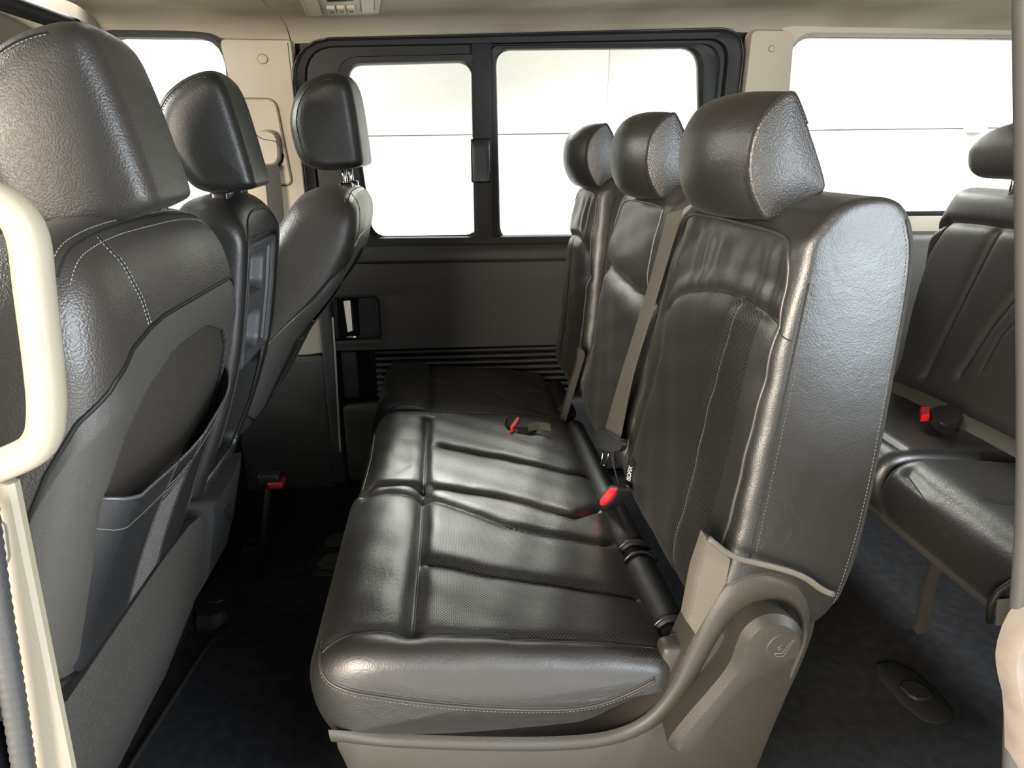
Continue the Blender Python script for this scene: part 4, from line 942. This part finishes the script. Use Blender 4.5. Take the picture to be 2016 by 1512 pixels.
dsx = front_seat('driver', 1.83, .232, 'reclined driver seat with lone headrest before the window', DH)

# centre seat with cup holder back
ms = thing('centre_seat', 'slim centre front seat with grey cup holder tray in its back', 'seat')
zs, xs = [.42, .467, .579, .729, .85, .954, 1.0, 1.03], [-.535, -.516, -.462, -.408, -.383, -.366, -.366, -.378]
mprof = (list(zip(xs, zs))+[(-.41, 1.052), (-.47, 1.045)]+[(x-.12, z) for x, z in list(zip(xs, zs))[::-1]])[::-1]
yl, yh = 1.277, 1.553
def rr2(y, z, y0, y1, z0, z1, r):  # signed distance to a rounded box (negative inside)
    qx = np.abs(y-(y0+y1)/2)-(y1-y0)/2+r; qz = np.abs(z-(z0+z1)/2)-(z1-z0)/2+r
    return np.hypot(np.maximum(qx, 0), np.maximum(qz, 0))+np.minimum(np.maximum(qx, qz), 0)-r
def mpost(X, Y, Z, NX, NZ, T):
    bkf = sm(NX, .3, .8); Z = Z-.035*np.abs(T)**3*sm(Z, .9, 1.05)
    X = X-bkf*.055*(1-sm(rr2(Y, Z, 1.298, 1.534, .45, .967, .03), -.012, 0))
    return X, Y, Z
mo, mbv = slab('backrest', mprof, yl, yh, LEA, ms, 60, .022, .004, mpost, .006, 2)
def xb(z): return np.interp(z, zs, xs)
def relief(name, y0, y1, z0, z1, fn, mat, par, ny, nz, mfn=None):
    ys = np.linspace(y0, y1, ny); zz = np.linspace(z0, z1, nz); Yg, Zg = np.meshgrid(ys, zz, indexing='ij'); O = fn(Yg, Zg); X = xb(Zg)+O
    V = np.stack([X, Yg, Zg], -1).reshape(-1, 3); F = gridF(ny, nz)
    mi = None
    if mfn: c = V[F].mean(1); mi = mfn(c[:, 1], c[:, 2])
    return mesh(name, V, F[:, ::-1].tolist(), mat, par, mi=mi, sharp=50)
def trayf(Y, Z):
    o = .010*(1-sm(rr2(Y, Z, 1.304, 1.528, .702, .962, .022), -.008, -.002))-.012
    o = o-.008*(1-sm(rr2(Y, Z, 1.318, 1.514, .716, .948, .018), -.006, 0))
    o = o-.030*(1-sm(rr2(Y, Z, 1.345, 1.455, .850, .935, .025), -.010, 0))
    o = o-.030*(1-sm(rr2(Y, Z, 1.345, 1.455, .725, .815, .025), -.010, 0))
    o = o-.010*(1-sm(rr2(Y, Z, 1.478, 1.500, .725, .938, .006), -.004, 0))
    return o
relief('cup_holder_tray', 1.300, 1.532, .698, .966, trayf, TRAY, ms, 110, 130)
def binf(Y, Z):
    o = .004*(1-sm(rr2(Y, Z, 1.316, 1.528, .452, .690, .02), -.008, -.002))-.012
    return o-.055*(1-sm(rr2(Y, Z, 1.335, 1.500, .475, .700, .03), -.014, 0))
relief('storage_bin', 1.300, 1.532, .448, .694, binf, [PLB, basic('bin_lining', (.075, .068, .058, 1), .5)], ms, 80, 90, lambda y, z: (rr2(y, z, 1.335, 1.500, .475, .700, .03) < -.012).astype(int))
tube('piping', drape(mbv, [(0, y, z) for y, z in resample(chaikin([(1.292, .55), (1.292, .93), (1.30, .985), (1.34, 1.012), (1.42, 1.018), (1.50, 1.008), (1.535, .975), (1.542, .9), (1.542, .6)], 2, False), .008)], (-1, 0, 0), .0005, 1), .0024, PIPE, ms, 7)
def mh_post(X, Y, Z, NX, NZ, T):
    X = X-.018*sm(-NX, .1, .8)*(1-np.abs(T)**2.5)-.10*(Y-MH['y']); Z = Z+.008*(1-np.abs(T)**2.5)*sm(NZ, .3, .9); return X, Y, Z
h_, hb_ = slab('headrest', MH['prof'], MH['y']-MH['hw'], MH['y']+MH['hw'], LEA, ms, 36, .024, .002, mh_post, .005, 2)
hs = resample(chaikin(MH['prof'], 2), .005, True); c = hs.mean(0); an = np.arctan2(hs[:, 1]-c[1], -(hs[:, 0]-c[0])); idx = np.array([i for i in np.argsort(an) if -1.9 < an[i] < 1.8])
sp_ = resample(np.array([(c[0]+(hs[i, 0]-c[0])*.92, 0, c[1]+(hs[i, 1]-c[1])*.94) for i in idx]), .005)
q = drape(hb_, sp_, (0, 1, 0), .0004, 1)
if len(q) > 3: tube('seam', q, .0011, SEAMD, h_, 5); stitches('stitching', drape(hb_, [c_+np.array([.003, 0, -.002]) for c_ in sp_], (0, 1, 0), .0006, 1), THR, h_)
for s in (-1, 1):
    tube('headrest_post', [(-.42, MH['y']+s*.05, 1.0), (-.42, MH['y']+s*.05, 1.10)], .006, CHR, ms, 12); rbox('post_guide', -.437, -.403, MH['y']+s*.05-.02, MH['y']+s*.05+.02, 1.035, 1.055, PLBG, ms, .005)
slab('seat_cushion', [(-.64, .33), (-.64, .44), (-.75, .47), (-1.02, .48), (-1.12, .45), (-1.12, .33)], yl+.01, yh-.01, LEA, ms, 20, .03, .004, None, .012, 2)
rbox('seat_base', -1.05, -.66, yl+.02, yh-.02, 0, .35, PLM, ms, .02)
bc = []
for f in np.linspace(0, 1, 8):
    z = .435-.24*f; x = float(np.interp(z, [.19, .27, .42], [-.577, -.524, -.490])); bc.append([(x, 1.25+.0*f, z), (x-.004, 1.40, z-.01*f), (x-.02, 1.52-.05*f, z-.01*f), (x-.08, 1.52-.05*f, z), (x-.08, 1.25, z)])
loft('base_cover', bc, basic('dark_base_cover', (.022, .022, .023, 1), .7, .6, 500), ms)
for dz_ in (0, .022): tube('wire_hook', [(-.497-.02*dz_*20*0, 1.33+dz_, .385), (-.492, 1.345+dz_, .365), (-.497, 1.335+dz_, .345), (-.500, 1.35+dz_, .335)], .0022, PLM, ms, 6)
fb_ = thing('belt_buckle', 'red button belt buckle low beside the driver seat', 'belt buckle')
bq = [(-0.4643, 1.62, 0.2983)][0]
rbox('release_button', bq[0]-.020, bq[0]+.020, bq[1]-.02, bq[1]+.02, bq[2]-.010, bq[2]+.008, REDD, fb_, .005)
rbox('buckle_housing', bq[0]-.045, bq[0]+.012, bq[1]-.015, bq[1]+.02, bq[2]-.002, bq[2]+.028, PLBG, fb_, .006)
tube('buckle_stalk', [(bq[0]-.02, bq[1], bq[2]), (bq[0]-.06, bq[1], .10), (bq[0]-.08, bq[1], 0)], .008, PLM, fb_, 8)

# ================================================================ floor fittings
def fitting(name, label, cat, q, z, mat=PLB, parts=2):
    t = thing(name, label, cat); q = np.array(q)
    plate('cover_plate', resample(chaikin(q, 1), .01, True), [(0, 0), (z*.6, .0), (z, .008)], mat, t, 'xy')
    c = q.mean(0)
    for s in ((-.22, .22) if parts == 2 else (0,)):
        qq = c+(q-c)*np.array([.55, .30])+np.array([0, s*(q[:, 1].max()-q[:, 1].min())]); plate('lug', resample(chaikin(qq, 1), .008, True), [(z*.8, 0), (z+.006, .002)], CARPG if parts == 2 else mat, t, 'xy')
    return t
fitting('seat_rail_cover', 'black rail cover on the floor below the centre seat', 'rail cover', [(-.665, 1.42), (-.575, 1.40), (-.565, 1.52), (-.60, 1.56), (-.665, 1.54)], .045, PLB, 1)
fitting('seat_rail_cover', 'black rail cover on the floor beside the driver seat', 'rail cover', [(-.64, 1.74), (-.575, 1.735), (-.575, 1.83), (-.64, 1.84)], .03, PLB, 1)
fitting('floor_anchor', 'dark floor anchor half under the double bench front', 'floor anchor', [(-.43, 1.615), (-.30, 1.60), (-.30, 1.85), (-.40, 1.84)], .012, PLB, 2)
fitting('floor_anchor', 'black floor anchor slot below the third row seat', 'floor anchor', [(.94, 1.14), (1.03, 1.15), (1.05, 1.0), (1.0, .965), (.95, .985)], .008, PLB, 1)
struct(tube('trim_19', [(-.66, .76, .01), (-.63, 1.05, .012), (-.60, 1.32, .012), (-.575, 1.42, .012)], .006, PLB, None, 6), 'edge piping of the footwell carpet', 'carpet edge')

# ================================================================ third row
tb = thing('third_row_bench', 'black leather rear bench seat on the right behind the double seat', 'seat')
T3 = [(1.40, .41), (1.438, .46), (1.440, .60), (1.445, .80), (1.456, .96), (1.465, 1.012), (1.49, 1.03), (1.55, 1.03), (1.60, 1.0), (1.60, .6), (1.56, .42)]
s3 = [([(1.95, .86), (1.90, .90), (1.83, .935), (1.679, .942), (1.554, .938), (1.45, .93)], .018, .012), ([(1.628, .926), (1.669, .768), (1.749, .491)], .016, .011), ([(1.834, .925), (1.875, .836), (1.90, .70)], .016, .011), ([(1.495, .825), (1.562, .694), (1.624, .533)], .016, .011), ([(1.47, .767), (1.523, .677), (1.551, .571)], .008, .007)]
def p3(seams, tz=0):
    def post(X, Y, Z, NX, NZ, T):
        fr = sm(-NX, .5, .85); X = X-.022*fr*(1-np.abs(T)**3); d = np.zeros_like(X)
        for poly, dep, wd in seams: d += gv(pdist(Y, Z, poly), dep, wd)
        Y = Y-.05*sm(T, .5, 1)*sm(Z, .86, 1.03)
        return X+fr*d, Y, Z
    return post
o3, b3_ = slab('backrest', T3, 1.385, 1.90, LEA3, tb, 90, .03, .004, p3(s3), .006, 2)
for s_, _, _ in s3: face_line(o3, b3_, s_[(1 if s_[0][0] > 1.9 else 0):], .0014)
slab('backrest', T3, .86, 1.375, LEA3, tb, 60, .03, .004, p3([([(.9, .938), (1.35, .94)], .012, .012), ([(1.1, .93), (1.13, .5)], .009, .01)]), .008, 2)
H3 = [(1.372, 1.12), (1.385, 1.165), (1.42, 1.195), (1.48, 1.205), (1.52, 1.18), (1.53, 1.12), (1.51, 1.07), (1.44, 1.055), (1.39, 1.07)]
def h3post(yc_):
    def f(X, Y, Z, NX, NZ, T): Z = Z-.03*np.abs(T)**2.5*sm(Z, 1.1, 1.2); return X, Y, Z
    return f
for yc_ in (1.60, 1.12):
    slab('headrest', H3, yc_-.135, yc_+.135, LEA3, tb, 40, .04, .004, h3post(yc_), .006, 2)
    for s in (-1, 1): tube('headrest_post', [(1.47, yc_+s*.05, 1.0), (1.47, yc_+s*.05, 1.1)], .006, CHR, tb, 8)
C3 = [(1.06, .27), (1.035, .30), (1.02, .345), (1.022, .385), (1.045, .422), (1.09, .44), (1.16, .438), (1.30, .425), (1.42, .415), (1.46, .40), (1.46, .28), (1.3, .26)]
s3c = [([(1.06, 1.30), (1.10, 1.22)]+[(1.051, 1.279), (1.022, 1.173), (1.02, 1.067), (1.013, 0.9341)][1:], .010, .010), ([(1.10, 1.14), (1.42, 1.10)], .008, .010)]
def c3post(seams):
    def post(X, Y, Z, NX, NZ, T):
        d = np.zeros_like(X)
        for poly, dep, wd in seams: d += gv(pdist(X, Y, poly), dep, wd)
        return X, Y, Z-sm(NZ, .45, .85)*d
    return post
SC3 = [(1.051, 1.279), (1.025, 1.161), (1.018, 1.063), (1.016, 0.9841), (1.016, 0.9258)]
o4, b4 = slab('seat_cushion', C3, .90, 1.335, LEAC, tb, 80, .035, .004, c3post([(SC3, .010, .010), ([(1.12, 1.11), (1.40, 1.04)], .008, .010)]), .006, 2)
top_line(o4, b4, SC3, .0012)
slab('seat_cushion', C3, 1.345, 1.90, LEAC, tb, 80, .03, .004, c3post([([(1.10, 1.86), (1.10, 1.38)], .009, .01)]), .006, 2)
xs_ = chaikin([(1.06, .285), (1.075, .24), (1.12, .215), (1.45, .21), (1.45, .29)], 2)
loft('seat_pan', [[(x, y, z) for x, z in xs_] for y in (.92, 1.1, 1.5, 1.88)], CARPG, tb)
leg = resample(chaikin(np.array([(1.17, 1.26, .225), (1.145, 1.25, .16), (1.14, 1.24, .08), (1.14, 1.24, .0)]), 2, False), .01)
ribbon('leg', leg, [[.012, .0, .002]]*len(leg), .02, PLG, tb)
rbox('leg', 1.12, 1.16, 1.62, 1.66, 0, .25, PLM, tb, .01)
b5 = thing('lap_belt', 'taupe lap belt lying across the rear bench cushion', 'seat belt')
p1 = [(1.312, 1.773, 0.462), (1.335, 1.667, 0.462), (1.339, 1.565, 0.462)]; p1 = resample(np.array(p1), .02, n=12); ribbon('webbing', p1, [[.024, .004, .008]]*12, .002, BELT, b5)
p2 = [(1.33, 1.5, 0.46), (1.333, 1.382, 0.46), (1.329, 1.243, 0.46)]; p2 = resample(np.array(p2), .02, n=14); ribbon('webbing', p2, [[.024, .004, .008]]*14, .002, BELT, b5)
b6 = thing('belt_buckle', 'black buckle with red button on the rear bench lap belt', 'belt buckle')
bq = [(a, b_) for a, b_, c in [(1.299, 1.555, 0.472), (1.369, 1.544, 0.472), (1.346, 1.49, 0.472), (1.279, 1.421, 0.472), (1.236, 1.419, 0.472), (1.251, 1.486, 0.472)]]
plate('buckle_housing', resample(chaikin(bq, 1), .005, True), [(.450, 0), (.470, 0), (.475, .004)], PLBG, b6, 'xy')
bq = [(a, b_) for a, b_, c in [(1.27, 1.554, 0.472), (1.296, 1.551, 0.472), (1.255, 1.496, 0.472), (1.229, 1.495, 0.472)]]
plate('release_button', resample(np.array(bq), .004, True), [(.455, 0), (.469, 0), (.473, .002)], RED, b6, 'xy')
ls = tag(tube('belt_loop', [(0.9941, 0.93, 0.2895), (0.9857, 0.93, 0.3302), (0.9938, 0.93, 0.3576), (1.014, 0.93, 0.375), (1.045, 0.93, 0.3926)], .006, PLB, None, 8), 'black strap loop at the near end of the rear bench cushion', 'strap')
lb = resample(np.array([(1.003, 0.925, 0.3439), (1.015, 0.925, 0.2861)]), .01, n=6)
tag(ribbon('release_strap', lb, [[.012, 0, 0]]*6, .003, BELT), 'taupe pull strap hanging from the rear bench end', 'strap')
